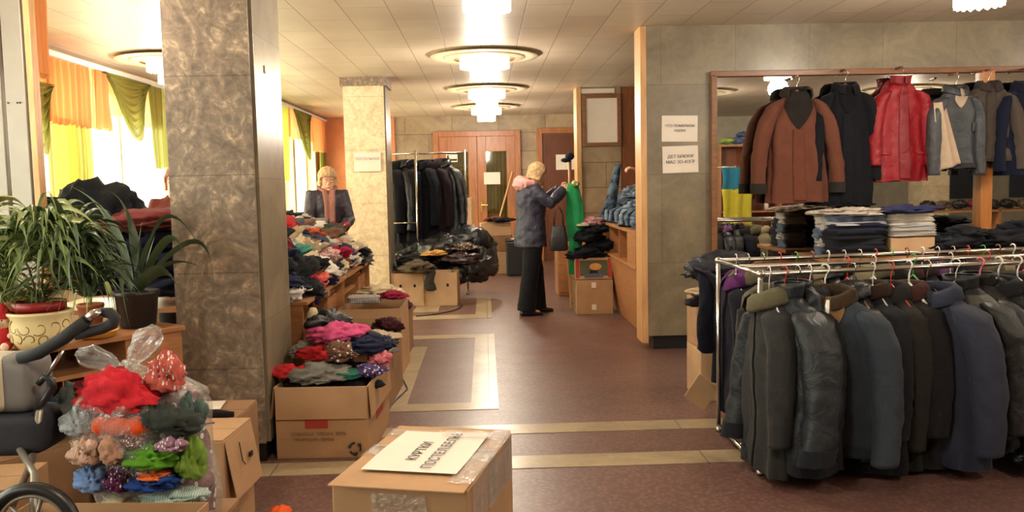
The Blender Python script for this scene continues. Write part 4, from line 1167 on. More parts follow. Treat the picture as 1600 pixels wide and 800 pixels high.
items = [('crumpled', -1.07, 4.67, 0.425, 'red', .6, C_PLAIN), ('crumpled', -0.90, 4.65, 0.415, 'grey', .85, C_WOOL), ('folded', -0.74, 4.63, 0.405, 'teal2', .5, C_PLAIN), ('crumpled', -0.66, 4.71, 0.415, 'purple', .55, C_PRINT),
         ('bunched', -0.62, 4.89, 0.435, 'pink2', .6, C_PLAIN), ('crumpled', -0.96, 4.83, 0.495, 'red', .65, C_PLAIN), ('bunched', -0.82, 4.77, 0.505, 'brown', .75, C_PRINT), ('crumpled', -0.74, 4.95, 0.515, 'navy', .75, C_WOOL),
         ('crumpled', -0.88, 4.99, 0.585, 'pink', .85, C_PLAIN), ('crumpled', -0.94, 5.09, 0.625, 'black', .95, C_NYLON), ('bunched', -1.07, 4.99, 0.485, 'greylight', .7, C_WOOL), ('crumpled', -0.66, 5.05, 0.505, 'navy', .7, C_WOOL),
         ('crumpled', -0.86, 4.97, 0.345, 'black', 1.2, C_WOOL), ('crumpled', -0.86, 4.72, 0.345, 'black', 1.2, C_WOOL)]
XC = dict(HEAP_N, teal2=(36, 96, 80), pink2=(214, 120, 130), greylight=(170, 164, 156), pink=(206, 84, 130))
nm_ = dict(teal2='teal', pink2='pale pink', greylight='light grey')
for i, (f, x, y, z, cn, s, mt) in enumerate(items):
    where = ['at its front left corner', 'along its front rim', 'behind its front rim', 'near its front right corner', 'on its right rim', 'upper left of the pile', 'amid the pile', 'right of the middle', 'high in the middle', 'on top of the pile',
             'at the back left corner', 'at the back right', 'buried at the back', 'buried at the front'][i]
    garment('crumpled_garment', f, (x, y, z), '%s garment in the large open box, %s' % (nm_.get(cn, cn), where), XC[cn], mt, s=s, sz=1.1, group='clothes in the large open box', rz=.5 * i)
def roll(name, label, a, c, r, col, mat, group=None):
    mb = MB(); A_, B_ = Vector(a), Vector(c)
    pts = [A_.lerp(B_, t / 8) for t in range(9)]
    mb.tube(pts, [r * (1 + .18 * sin(k * 2.2)) * (.6 if k in (0, 8) else 1) for k in range(9)], 14)
    return tag(mb.build(name, mat, smooth=True, col=rgb(*col)), label, 'clothing', group)
roll('rolled_scarf', 'cream knitted roll standing up at the back left of the large open box', (-1.06, 5.08, .44), (-1.03, 5.12, .72), .032, (206, 190, 150), C_KNIT)
bB = open_box('open brown box with grey garment behind the large open box', (-.87, 5.80, 0), radians(-2), (.48, .70, .35), CARD_DARK, (('f', 25, .14), ('b', 20, .14)))
garment('crumpled_garment', 'crumpled', (-.78, 5.66, .36), 'grey garment lying in the open box behind the large one', (110, 104, 98), C_WOOL, s=.9, rz=.2)
garment('crumpled_garment', 'crumpled', (-.74, 5.88, .40), 'cream garment at the back of the second open box', (196, 176, 148), C_PLAIN, s=.75, rz=1.2)
garment('crumpled_garment', 'bunched', (-.72, 6.04, .44), 'dark maroon bunched hat at the back rim of the second box', (66, 24, 34), C_KNIT, s=.85)
bC = open_box('tall closed-sided box of folded knitwear against the desk fronts', (-.875, 6.70, 0), radians(-1), (.46, .58, .52), CARD, ())
MB().box((.10, -.291, .36), (.06, .002, .018)).build('small_label', PAPER, bC)
garment('folded_garment', 'folded', (-.93, 6.55, .555), 'navy and grey plaid garment on the tall box, left', (58, 58, 78), C_STRIPE, s=.85, sz=1.2, rz=.1)
garment('folded_garment', 'crumpled', (-.72, 6.56, .60), 'crimson folded garment on the tall box, right', (140, 30, 60), C_PLAIN, s=.62, rz=.1)
garment('crumpled_garment', 'crumpled', (-.82, 6.72, .62), 'cream garment on top of the tall box, at the back', (206, 188, 152), C_PLAIN, s=.85, rz=.1)
open_box('small box with a purple garment between the tall box and the far boxes', (-.82, 7.42, 0), radians(-1), (.30, .5, .38), CARD_DARK, ())
garment('crumpled_garment', 'bunched', (-.78, 7.38, .41), 'purple garment on the small box by the aisle', (74, 34, 62), C_KNIT, s=1.1)

def cable(label, pts, r=.006):
    pts = [Vector(p) for p in pts]; out = []
    for i in range(len(pts) - 1):
        p0 = pts[max(i - 1, 0)]; p1 = pts[i]; p2 = pts[i + 1]; p3 = pts[min(i + 2, len(pts) - 1)]
        for k in range(8):
            t = k / 8
            out.append(.5 * ((2 * p1) + (p2 - p0) * t + (2 * p0 - 5 * p1 + 4 * p2 - p3) * t * t + (3 * p1 - p0 - 3 * p2 + p3) * t ** 3))
    out.append(pts[-1])
    return tag(MB().tube(out, r, 7).build('power_cable', BLACKP, smooth=True), label, 'cable')
cable('black cable looping on the floor beside the floor boxes', [onz(*q, .008) for q in ((598, 668), (603, 650), (612, 632), (632, 612), (636, 606), (628, 590), (622, 575))])
cable('black cable lying across the cream floor stripe near the far boxes', [onz(*q, .008) for q in ((650, 494), (672, 492), (700, 487), (716, 482), (722, 476))])

# ================================================================ FAR CLOTHES RACK, BLACK BAGS AND BOXES
fr_ = thing('clothes_rack', 'tall chrome clothes rack of dark coats behind the pale pillar', 'clothes rack')
FY = 11.5
for x in (-.90, -.25):
    rod((x, FY, .02), (x, FY, 1.90), .013, 'post', fr_)
    MB().box((x, FY, .02), (.04, .5, .03)).build('foot_bar', CHROME, fr_, bevel=.004)
rod((-1.28, FY, 1.86), (-.25, FY, 1.86), .013, 'rail', fr_); rod((-1.28, FY, .96), (-.9, FY, .96), .012, 'cross_bar', fr_); rod((-1.28, FY, .02), (-1.28, FY, 1.90), .013, 'post', fr_)
far_src = [coats[3], coats[5], coats[6], coats[8]]
rod((-.872, 11.15, .02), (-.872, 11.15, 1.86), .014, 'post', fr_); rod((-1.28, 11.15, .96), (-.872, 11.15, .96), .012, 'cross_bar', fr_); rod((-.872, 11.15, 1.86), (-.89, FY, 1.86), .012, 'cross_bar', fr_)
for i, (x, rz, k, nm) in enumerate([(-1.17, -70, (13, 14, 20), 'black coat'), (-1.07, -60, (15, 17, 28), 'navy coat'), (-.97, -70, (16, 14, 20), 'dark coat'), (-.80, -50, (14, 16, 26), 'blue black coat'),
                                    (-.68, -35, (30, 18, 26), 'long wine-black coat'), (-.55, -22, (13, 15, 24), 'wide black coat')]):
    o = copy_tree(far_src[i % 4]); recolor(o, k, k)
    put(o, (x, FY, 1.873), rz); o.scale = (1.15, 1.1, 1.22 if i > 2 else 1.3)
    tag(o, '%s on the tall rack behind the pale pillar, %s from its left end' % (nm, ORD[i]), 'coat', 'coats on the tall rack')
heavy = [('heavy', -.98, 11.15, .42, 'black', 1.15, 1.6, C_PLAST, 'black bundle under the left end of the tall rack'),
         ('heavy', -.62, 11.05, .50, 'black', 1.2, 1.7, C_PLAST, 'black bundle beneath the tall rack, in the middle of the dark pile'),
         ('heavy', -.30, 11.2, .55, 'dk', 1.15, 1.9, C_PLAST, 'glossy black sack high in the dark pile'),
         ('heavy', -.10, 10.95, .36, 'gr', .98, 2.3, C_PLAST, 'tall full black sack at the aisle end of the dark pile'),
         ('heavy', -.42, 10.75, .28, 'black', .8, 1.7, C_PLAST, 'black sack behind the two small boxes with hand holes'),
         ('heavy', -.38, 11.0, .70, 'dk', .9, .8, C_NYLON, 'dark padded garment on top of the dark pile'),
         ('crumpled', -.28, 10.78, .66, 'pr', 1.0, 1.0, C_PRINT, 'brown patterned garment draped across the black sacks'),
         ('crumpled', -.30, 10.62, .52, 'wn', 1.1, 1.2, C_LEATH, 'wine coloured leather garment in the dark pile'),
         ('crumpled', -.62, 10.62, .60, 'yl', .85, .8, C_PLAIN, 'golden yellow garment lying on the dark pile'),
         ('heavy', -.92, 10.62, .50, 'black', .8, .8, C_WOOL, 'black coat spread over the small boxes'),
         ('crumpled', -.86, 10.30, .46, 'cm', 1.15, 1.1, C_WOOL, 'olive brown garment spread over the two small boxes'),
         ('crumpled', -.16, 11.4, .62, 'gr', 1.4, 1.6, C_PLAST, 'dark sack at the back of the pile beside the box stack')]
hc = dict(HEAP_N, dk=(34, 36, 42), gr=(46, 48, 52), pr=(110, 92, 78), wn=(60, 38, 40), yl=(222, 168, 92), cm=(92, 80, 62))
for f, x, y, z, cn, s, sz, mt, lb in heavy:
    garment('black_sack' if 'sack' in lb or 'bundle' in lb else 'crumpled_garment', f, (x, y, z), lb, hc[cn], mt, s=s, sz=sz, rz=RND.uniform(-1, 1), cat='sack' if 'sack' in lb else 'clothing')
garment('trailing_garment', 'trailing', (-.66, 10.22, .44), 'dark sleeve trailing down the front of the right small box', (58, 54, 48), C_WOOL, rz=0.1, s=.9, sz=.8, pick=0)
open_box('small cardboard box with hand hole, left of the pair below the olive garment', (-.94, 10.42, 0), 0, (.38, .34, .40), CARD_PALE, (), holes=True)
open_box('small cardboard box with hand hole, right of the pair below the olive garment', (-.54, 10.42, 0), radians(-4), (.40, .34, .40), CARD_PALE, (), holes=True)
# box stacks near the glazed door
def stack(x, y, specs, where):
    z = 0
    for i, (w, d, h, mt, rz, lb) in enumerate(specs):
        closed_box(lb, (x, y, z), radians(rz), (w, d, h), mt, tape=i % 2 == 0, group='boxes stacked before the glazed door'); z += h + .006
stack(.16, 14.0, [(.52, .4, .36, CARD_PALE, 2, 'pale box at the bottom of the right stack before the glazed door'), (.54, .4, .24, CARD_DARK, -3, 'brown box in the middle of the right stack before the glazed door'), (.48, .36, .20, CARD_PALE, 4, 'pale box topmost of the right stack before the glazed door')], '')
garment('crumpled_garment', 'crumpled', (.14, 13.95, .87), 'dark red garment heaped on the right box stack', (96, 40, 38), C_WOOL, s=1.1, sz=.7)
garment('crumpled_garment', 'crumpled', (.30, 13.85, .86), 'black garment slipping off the right box stack', (26, 24, 26), C_WOOL, s=.9, sz=.8)
stack(-.42, 13.3, [(.5, .4, .40, CARD_DARK, 0, 'brown box at the bottom of the left stack before the glazed door'), (.5, .4, .42, CARD_PALE, 3, 'pale box in the middle of the left stack before the glazed door'), (.46, .38, .40, CARD_PALE, -3, 'pale tall box topmost of the left stack before the glazed door')], '')
pass
t = thing('storage_crate', 'dark crate with a white paper on it beside the woman', 'crate', (.52, 13.6, 0))
MB().box((0, 0, .27), (.40, .36, .54)).build('crate_body', BLACKP, t, bevel=.02); MB().box((0, 0, .555), (.42, .38, .03)).build('crate_lid', BLACKP, t, bevel=.01)
tag(MB().box((.02, 0, .575), (.26, .2, .006), rz=.2).build('paper_sheet', PAPER, loc=(.52, 13.6, 0)), 'white paper lying on the dark crate', 'paper')

# ================================================================ COUNTER GOODS
closed_box('plain brown carton standing on the floor beside the counter', (1.17, 9.45, 0), 0, (.40, .36, .375), CARD, True)
for z in (.32, .08):
    t = tag(MB().box((1.16, 9.268, z), (.05, .002, .06)).build('paper_label', PAPER), 'small white label on the brown carton, %s' % ('upper' if z > .2 else 'lower'), 'label')
fb = open_box('printed fruit carton with red ends standing on the brown carton', (1.16, 9.45, .382), 0, (.40, .36, .235), CARD_PALE, ())
MB().box((0, -.182, .125), (.30, .002, .17)).build('dark_print', plain('dark_green_print', rgb(84, 84, 62), .6), fb)
MB().box((-.175, -.182, .125), (.04, .002, .21)).build('red_print', REDINK, fb); MB().box((.175, -.182, .125), (.04, .002, .21)).build('red_print', REDINK, fb)
MB().ball((0.02, -.182, .14), (.07, .004, .04), 14, 8).build('fruit_picture', plain('fruit_orange_print', rgb(206, 150, 80), .6), fb)
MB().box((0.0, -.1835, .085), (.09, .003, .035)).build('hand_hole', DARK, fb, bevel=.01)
MB().box((0.0, -.1835, .04), (.2, .002, .04)).build('blue_print', plain('blue_print', rgb(84, 90, 120), .6), fb)
for i, (x, z, s) in enumerate([(1.10, .64, 1.0), (1.24, .72, .9), (1.12, .82, .85), (1.22, .90, .8)]):
    garment('dark_garment', 'heavy', (x, 9.42, z), 'black garment piled on the fruit carton, %s from the bottom' % ORD[i], (18, 20, 28), C_WOOL, s=s * .72, sz=.9, group='dark garments on the fruit carton', rz=.3 * i)
garment('crumpled_garment', 'crumpled', (1.16, 9.50, .99), 'dusty pink garment on top of the black pile beside the counter', (190, 140, 140), C_PLAIN, s=.75, sz=1.2, rz=.4)
garment('crumpled_garment', 'folded', (1.06, 9.36, .96), 'cream garment under the dusty pink one beside the counter', (214, 202, 170), C_PLAIN, s=.45, sz=1, rz=0)
jc = [(70, 88, 110), (34, 42, 58), (120, 134, 150), (26, 30, 40), (86, 100, 118), (46, 56, 76)]
k = 0
for layer, (z, n) in enumerate([(1.03, 6), (1.11, 6), (1.20, 5), (1.29, 4)]):
    for i in range(n):
        y = 8.1 + i * .36 + layer * .08
        garment('folded_jeans', 'crumpled' if (i + layer) % 3 else 'bunched', (1.50 + .05 * layer + RND.uniform(-.05, .05), y, z), 'blue denim jeans on the counter, layer %s up, %s from the wall end' % (ORD[layer], ORD[i]), jc[k % 6], C_DENIM,
                s=.95 if (i + layer) % 3 else 1.25, sz=1.0, group='jeans piled on the counter', rz=RND.uniform(-.4, .4) + pi / 2, cat='jeans'); k += 1
for i in range(6):
    garment('hanging_jeans', 'trailing', (1.36, 8.0 + .34 * i, 1.16), 'blue jeans leg hanging at the counter edge, %s from the wall end' % ORD[i], jc[(i * 2) % 6], C_DENIM, rz=radians(-90) + .2 * (i % 3 - 1), s=.75, sz=.55, group='jeans legs at the counter edge', cat='jeans')

# ================================================================ TABLE BEFORE THE MIRROR
mt_ = thing('display_table', 'long table before the mirror, covered with folded clothes', 'table', (4.62, 6.66, 0))
MB().box((0, 0, .80), (4.1, .78, .03)).build('table_top', WOOD_DESK, mt_, bevel=.003)
for x in (-1.95, 0, 1.95):
    for y in (-.33, .33): MB().box((x, y, .39), (.045, .045, .785)).build('leg', STEELGREY, mt_)
def pile(px, Y, z0, specs, where, grp, w=.34, d=.30):
    p = at(px, 360, Y); z = z0
    for i, (nm, k, h, mt, f) in enumerate(specs):
        garment('folded_garment', f, (p.x + RND.uniform(-.015, .015), Y + RND.uniform(-.02, .02), z + (h / 2 if f != 'folded' else 0)), '%s folded garment, %s from the bottom of the pile %s' % (nm, ORD[i], where), k, mt,
                s=w / .3, sz=h / .05 / (w / .3) * (1.15 if f == 'folded' else .55), group=grp, rz=RND.uniform(-.12, .12)); z += h * .93
TZ = .815
pile(1334, 6.6, TZ, [('black', (26, 27, 34), .07, C_WOOL, 'folded'), ('charcoal', (34, 36, 44), .07, C_WOOL, 'folded'), ('black', (22, 24, 32), .06, C_WOOL, 'folded'), ('dark navy', (32, 36, 54), .06, C_WOOL, 'folded'),
                     ('white striped', (200, 198, 200), .025, C_PLAIN, 'folded'), ('slate', (82, 88, 108), .05, C_DENIM, 'folded'), ('white and brown', (190, 176, 164), .05, C_PRINT, 'crumpled')], 'under the black coat', 'dark folded pile under the black coat', w=.42)
pile(1296, 6.75, TZ, [('denim', (96, 106, 134), .07, C_DENIM, 'folded'), ('striped', (120, 124, 140), .07, C_STRIPE, 'folded'), ('denim', (84, 94, 120), .07, C_DENIM, 'folded'), ('patterned', (150, 150, 160), .06, C_STRIPE, 'folded'),
                     ('white', (196, 190, 184), .05, C_PRINT, 'folded'), ('beige', (170, 160, 150), .05, C_PRINT, 'crumpled')], 'left of the dark folded pile', 'striped folded pile before the mirror', w=.22)
cb = closed_box('beige box under the stack of white folded clothes', (at(1412, 360, 6.6).x, 6.6, TZ), 0, (.34, .3, .14), CARD_PALE, False)
pile(1412, 6.6, TZ + .15, [('white', (206, 200, 190), .045, C_PLAIN, 'folded'), ('light grey', (176, 172, 168), .04, C_PLAIN, 'folded'), ('white', (200, 192, 180), .045, C_PLAIN, 'folded'), ('cream', (196, 184, 166), .045, C_PRINT, 'folded'),
                          ('deep blue', (44, 46, 84), .06, C_WOOL, 'crumpled')], 'on the beige box', 'white folded stack on the beige box', w=.38)
for i, (px, z, k, s) in enumerate([(1455, .86, (30, 30, 36), 1.0), (1490, .90, (28, 30, 38), 1.1), (1530, .88, (34, 34, 38), 1.0), (1575, .92, (26, 26, 32), 1.2), (1605, .90, (36, 38, 46), 1.1), (1510, .97, (22, 24, 30), .9), (1470, .93, (44, 46, 54), .7), (1600, 1.0, (30, 32, 40), .9)]):
    garment('dark_garment', 'heavy', (at(px, 370, 6.6).x, 6.6, z), 'dark garment heaped before the mirror post, %s of the heap' % ORD[i], k, C_WOOL, s=s * .75, sz=.6, group='dark garments heaped before the mirror', rz=.2 * i)

# ================================================================ HANGING BUNDLE AND BOXES BESIDE THE RACK
t = garment('dark_bundle', 'heavy', (1.44, 5.42, .84), 'large black stuffed sack resting on the boxes at the rack end', (20, 22, 34), C_NYLON, s=.72, sz=1.2, rz=.3, cat='sack')
garment('crumpled_garment', 'heavy', (1.46, 5.48, .66), 'black garment under the stuffed sack at the rack end', (26, 26, 32), C_WOOL, s=.62, sz=1.0, rz=1.2)
garment('crumpled_garment', 'crumpled', (1.36, 5.32, .73), 'cream cloth poking out below the stuffed black sack', (206, 182, 146), C_PLAIN, s=.5, sz=1, rz=.2)
open_box('upright cardboard box behind the rack end, topmost of two', (1.54, 5.62, .335), radians(4), (.34, .36, .32), CARD, ())
closed_box('cardboard box on the floor behind the rack end', (1.54, 5.62, 0), 0, (.36, .38, .33), CARD_PALE, False)
pl = thing('cardboard_sheet', 'loose tan piece of cardboard leaning on its corner at the rack end', 'cardboard', at(1096, 613, 5.1))
MB().box((0, 0, 0), (.16, .006, .16), ry=radians(38), rz=.2).build('sheet', CARD_PALE, pl)
for i, (x, y, k, nm) in enumerate([(1.30, 5.08, (22, 22, 34), 'black'), (1.36, 5.10, (26, 24, 40), 'navy')]):
    garment('trailing_garment', 'trailing', (x, y, .86), '%s sleeve trailing from the rack end, %s' % (nm, ('outer one', 'inner one')[i]), k, C_WOOL, s=.95, sz=1.4, rz=.3 + i, pick=i)
garment('dark_boot_bag', 'bunched', (2.62, 3.92, .075), 'black shiny bag on the floor beneath the sports jacket', (24, 24, 28), C_PLAST, s=1.3, sz=1.0, rz=.3, cat='bag')

# ================================================================ THE REST OF THE HALL, SEEN IN THE MIRROR
su = thing('shelf_unit', 'orange wooden pigeonhole shelf unit reflected at the left of the mirror', 'shelf unit', (4.6, .15, 0))
W_, H_, D_ = 1.5, 1.98, .38
for x in (-W_ / 2, -.25, .25, W_ / 2): MB().box((x, 0, H_ / 2), (.022, D_, H_)).build('upright_panel', WOOD_DESK, su)
for z in (.02, .45, .90, 1.2, 1.58, H_): MB().box((0, 0, z), (W_, D_, .022)).build('shelf', WOOD_DESK, su)
MB().box((0, -D_ / 2, H_ / 2), (W_, .012, H_)).build('back_board', WOOD_RED, su)
for i, (x, z, h) in enumerate([(-.6, 1.22, .16), (-.45, 1.22, .10), (-.1, 1.22, .2), (.05, .92, .18), (-.5, .92, .14), (.45, 1.22, .12), (-.15, 1.6, .1)]):
    b = thing('small_bottle', 'small white bottle on the reflected shelf unit, %s' % ORD[i], 'bottle', (4.6 + x, .2, z), 0, 'bottles on the reflected shelf unit')
    MB().lathe([(.001, 0), (.035, .002), (.035, h * .6), (.015, h * .75), (.015, h)], 16, cap1=True).build('bottle_body', WHITEP, b, smooth=True)
    MB().lathe([(.018, h), (.018, h + .02), (.001, h + .021)], 12).build('cap', REDP, b)
for i, (x, k) in enumerate([(-.6, (150, 170, 90)), (-.4, (90, 110, 150)), (-.2, (150, 60, 70)), (0, (200, 196, 190)), (.2, (70, 80, 110)), (.45, (180, 160, 140)), (-.3, (70, 90, 120))]):
    garment('crumpled_garment', 'crumpled', (4.6 + x, .15, 2.06 + (.1 if i > 4 else 0)), 'garment on top of the reflected shelf unit, %s' % ORD[i], k, C_PLAIN, s=.8, sz=1.1, group='clothes on the reflected shelf unit')
fl_ = thing('garment_stand', 'thin stand with blue and yellow cloth, reflected in the mirror', 'stand', (3.45, 2.55, 0))
rod((0, 0, .02), (0, 0, 1.62), .012, 'pole', fl_); MB().lathe([(.001, 0), (.16, .002), (.15, .02), (.02, .03)], 24).build('base', BLACKP, fl_); rod((-.25, 0, 1.6), (.25, 0, 1.6), .01, 'arm', fl_)
def hang_cloth(name, label, c, w, h, col, cat='cloth'):
    return tag(MB().grid(lambda u, v: (c[0] + (u - .5) * w * (1 - .1 * sin(v * 3)), c[1] + .025 * sin(u * 14 + v), c[2] - h * v), 24, 12).build(name, C_PLAIN, smooth=True, solid=.006, col=rgb(*col)), label, cat)
hang_cloth('hanging_cloth', 'sky blue cloth hanging from the reflected stand', (3.45, 2.6, 1.59), .42, .30, (60, 140, 176))
hang_cloth('hanging_cloth', 'yellow cloth hanging below the blue cloth on the reflected stand', (3.45, 2.62, 1.30), .42, .5, (220, 206, 74))
pb = thing('wall_poster', 'dark blue poster with pale lettering on the far hall wall, reflected', 'poster', (9.5, YF + .02, 1.40))
MB().box((0, 0, 0), (1.5, .02, .9)).build('poster_sheet', plain('dark_blue_poster', rgb(58, 62, 76), .5), pb)
text('lettering', 'O РЕКЛАМС', .17, PAPER, (0, .014, .30), (radians(90), 0, 0), pb); text('lettering', 'ДО', .15, PAPER, (-.35, .014, .08), (radians(90), 0, 0), pb)
pb = thing('wall_poster', 'second dark poster on the far hall wall, reflected at the right', 'poster', (11.2, YF + .02, 1.40))
MB().box((0, 0, 0), (1.0, .02, .9)).build('poster_sheet', MATS['dark_blue_poster'], pb); text('lettering', 'ОЛАД', .17, PAPER, (0, .014, .22), (radians(90), 0, 0), pb)
struct(MB().box((8.1, -1.2, CH / 2), (.5, .5, CH)).build('pillar', STONE_CREAM))
tb = thing('shoe_shelf', 'low wooden shelf of footwear and bags reflected in the mirror', 'shelf', (8.2, 0.6, 0))
for z in (.35, .85): MB().box((0, 0, z), (2.4, .5, .03)).build('shelf_board', WOOD_DESK, tb)
for x in (-1.18, 0, 1.18): MB().box((x, 0, .43), (.03, .5, .86)).build('side_panel', WOOD_DESK, tb)
for i in range(9):
    garment('dark_garment', 'bunched', (7.15 + .26 * i, .62, .93), 'dark item on the reflected low shelf, %s' % ORD[i], [(40, 34, 30), (96, 74, 54), (30, 30, 36), (150, 50, 60), (60, 52, 44)][i % 5], C_LEATH, s=1.0, sz=1.1, group='items on the reflected low shelf')
# ================================================================ CENTRE BOX WITH THE NOTICE
CB = thing('cardboard_box', 'taped cardboard box with a lettered white sheet in the foreground', 'box', (-.188, 2.60, 0), radians(-14))
bw, bd, bh = .395, .565, .60
MB().box((0, 0, bh / 2), (bw, bd, bh)).build('carton_body', CARD, CB, bevel=.006)
MB().box((0, -bd / 4 - .018, bh + .003), (bw * .99, bd / 2 - .004 + .03, .005)).build('top_flap', CARD, CB, bevel=.0015)
MB().box((0, bd / 4 + .022, bh + .003), (bw * .99, bd / 2 - .05, .005)).build('top_flap', CARD, CB, bevel=.0015)
def tapestrip(pts, w, wrinkle=.002, seed=1):
    # pts: path in the box's frame with normals given; a strip with small wrinkles
    def f(u, v):
        n = len(pts) - 1; k = min(int(v * n), n - 1); t = v * n - k
        a, c = Vector(pts[k][0]), Vector(pts[k + 1][0]); w0, w1 = Vector(pts[k][1]), Vector(pts[k + 1][1]); n0, n1 = Vector(pts[k][2]), Vector(pts[k + 1][2])
        p = a.lerp(c, t) + w0.lerp(w1, t) * ((u - .5) * w); nn = n0.lerp(n1, t)
        return p + nn * (.002 + wrinkle * (1 + nz(u * 5 + seed, v * 40, seed) + .6 * nz(u * 12, v * 90, seed)))
    return MB().grid(f, 8, 70).build('packing_tape', TAPE, CB, smooth=True)
zt = bh + .006
tapestrip([((-bw / 2 - .001, .0, bh - .12), (0, 1, 0), (-1, 0, 0)), ((-bw / 2, 0, zt), (0, 1, 0), (-.7, 0, .7)), ((bw / 2, 0, zt), (0, 1, 0), (.7, 0, .7)), ((bw / 2 + .001, 0, bh - .14), (0, 1, 0), (1, 0, 0))], .11, .0022, 3)
tapestrip([((-bw / 2 - .001, bd / 2 - .09, bh - .12), (0, 1, 0), (-1, 0, 0)), ((-bw / 2, bd / 2 - .09, zt), (0, 1, 0), (-.7, 0, .7)), ((bw / 2, bd / 2 - .09, zt), (0, 1, 0), (.7, 0, .7)), ((bw / 2 + .001, bd / 2 - .09, bh - .14), (0, 1, 0), (1, 0, 0))], .07, .0022, 5)
tapestrip([((.03, -bd / 2 - .001, 0.05), (1, 0, 0), (0, -1, 0)), ((.0, -bd / 2 - .001, bh - .02), (1, 0, 0), (0, -1, 0))], .16, .0022, 7)
tapestrip([((bw / 2 - .03, -bd / 2 + .02, zt), (1, 0, 0), (0, 0, 1)), ((bw / 2 - .02, bd / 2 - .02, zt), (1, 0, 0), (0, 0, 1))], .07, .003, 9)
tapestrip([((bw / 2 + .002, bd / 2 - .03, bh - .08), (0, 0, 1), (1, 0, 0)), ((bw / 2 + .002, -bd / 2 + .03, bh - .06), (0, 0, 1), (1, 0, 0))], .12, .003, 11)
# the sheet of paper is taped to the box: its own thing lying on it
sh = thing('lettered_sheet', 'white sheet with two lines of black lettering on the foreground box', 'notice', (-.188, 2.60, bh + .0105), radians(-14))
MB().grid(lambda u, v: ((u - .5) * .285, (v - .5) * .40, .004 + .0035 * sin(u * 3 + 1) * sin(v * 4)), 24, 24).build('sheet', PAPER, sh, smooth=True)
text('lettering', 'КУРТКИ', .046, INK, (-.020, -.02, .0085), (0, 0, radians(90)), sh, extrude=.0003)
text('lettering', 'ПОСТЕЛ.БЕЛЬЕ', .046, INK, (.046, .0, .0085), (0, 0, radians(90)), sh, extrude=.0003)
cl_ = MB().grid(lambda u, v: ((u - .5) * .16 + .075, (v - .5) * .075 + .165, .0115 + .002 * nz(u * 9, v * 9, 1)), 20, 10).build('clear_tape_strip', TAPE, sh, smooth=True)
tg = MB().ball((0, 0, 0), (.05, .07, .04), 20, 12, lambda d: 1 + .3 * nz(d.x * 3, d.y * 3, d.z * 3)).build('crumpled_bag', C_PLAIN, smooth=True, loc=tuple(onz(438, 806, .05)), col=rgb(236, 96, 44))
tag(tg, 'bright orange crumpled bag on the floor at the bottom edge', 'bag')

# ================================================================ BOXES RIGHT OF THE CLEAR BAG
bE = closed_box('upright cardboard box with a hanging right flap beside the clear bag', (-1.31, 3.615, 0), radians(-4), (.50, .34, .42), CARD, False)
fm = MB().box((.272, -.0, .29), (.004, .31, .24), ry=radians(-10)).build('side_flap', CARD, bE)
MB().tube([(.272, -.05, .38), (.284, -.05, .30), (.288, -.03, .28)], .0025, 6).build('string', BLACKP, bE)
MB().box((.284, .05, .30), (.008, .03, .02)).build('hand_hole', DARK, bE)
MB().tube([(.02, .02, .428), (.12, .08, .428)], .003, 6).build('marker_line', INK, bE)
bF = closed_box('cardboard box with a white sheet against the brown pillar front', (-1.405, 4.04, 0), radians(-1), (.52, .37, .39), CARD_DARK, False)
tag(MB().box((0, 0, .003), (.26, .16, .003), rz=.12).build('paper_sheet', PAPER, loc=(-1.40, 4.08, .400)), 'white sheet lying on the box against the brown pillar', 'paper')
MB().tube([(-.24, -.17, .415), (.18, -.17, .418), (.25, -.15, .41)], [.022, .022, .012], 10).build('flap_shadow', C_WOOL, bF, smooth=True, col=rgb(30, 20, 24))  # dark strip standing in for the shadow along the box flap

# ================================================================ CLEAR BAG OF KNITTING
bG = open_box('cardboard box in the lower left foreground, in front of the clear bag', (-1.18, 2.50, 0), radians(-4), (.575, .34, .455), CARD, ())
closed_box('cardboard box hidden below the clear bag', (-1.17, 2.90, 0), 0, (.50, .40, .30), CARD_DARK, False)
bag = thing('clear_bag', 'knotted clear plastic bag full of coloured knitwear and yarn', 'bag', (-1.165, 2.90, .312))
bag.scale = (1, 1, .80)
prof = [(.12, 0), (.185, .02), (.198, .1), (.208, .22), (.220, .36), (.228, .48), (.215, .55), (.165, .60), (.095, .635), (.04, .66), (.03, .675)]
def bagfn(a, z):
    return 1 + .05 * nz(cos(a) * 2, sin(a) * 2, z * 5) + .03 * nz(cos(a) * 6, sin(a) * 6, z * 9) + .028 * sin(a * 17 + 5 * nz(cos(a), sin(a), z * 3)) * (2.2 if z > .52 else .4)
dense = []
for i in range(len(prof) - 1):
    for k in range(6):
        t = k / 6; dense.append((prof[i][0] + (prof[i + 1][0] - prof[i][0]) * t, prof[i][1] + (prof[i + 1][1] - prof[i][1]) * t))
dense.append(prof[-1])
def bagc(z_): return .045 - .085 * smoothstep(.0, .66, z_)
rings = []
for r_, z_ in dense:
    rings.append([(bagc(z_) + r_ * bagfn(2 * pi * k / 96, z_) * cos(2 * pi * k / 96), .88 * r_ * bagfn(2 * pi * k / 96, z_) * sin(2 * pi * k / 96), z_) for k in range(96)])
MB().loft(rings, True, True, False).build('film', CLEARBAG, bag, smooth=True)
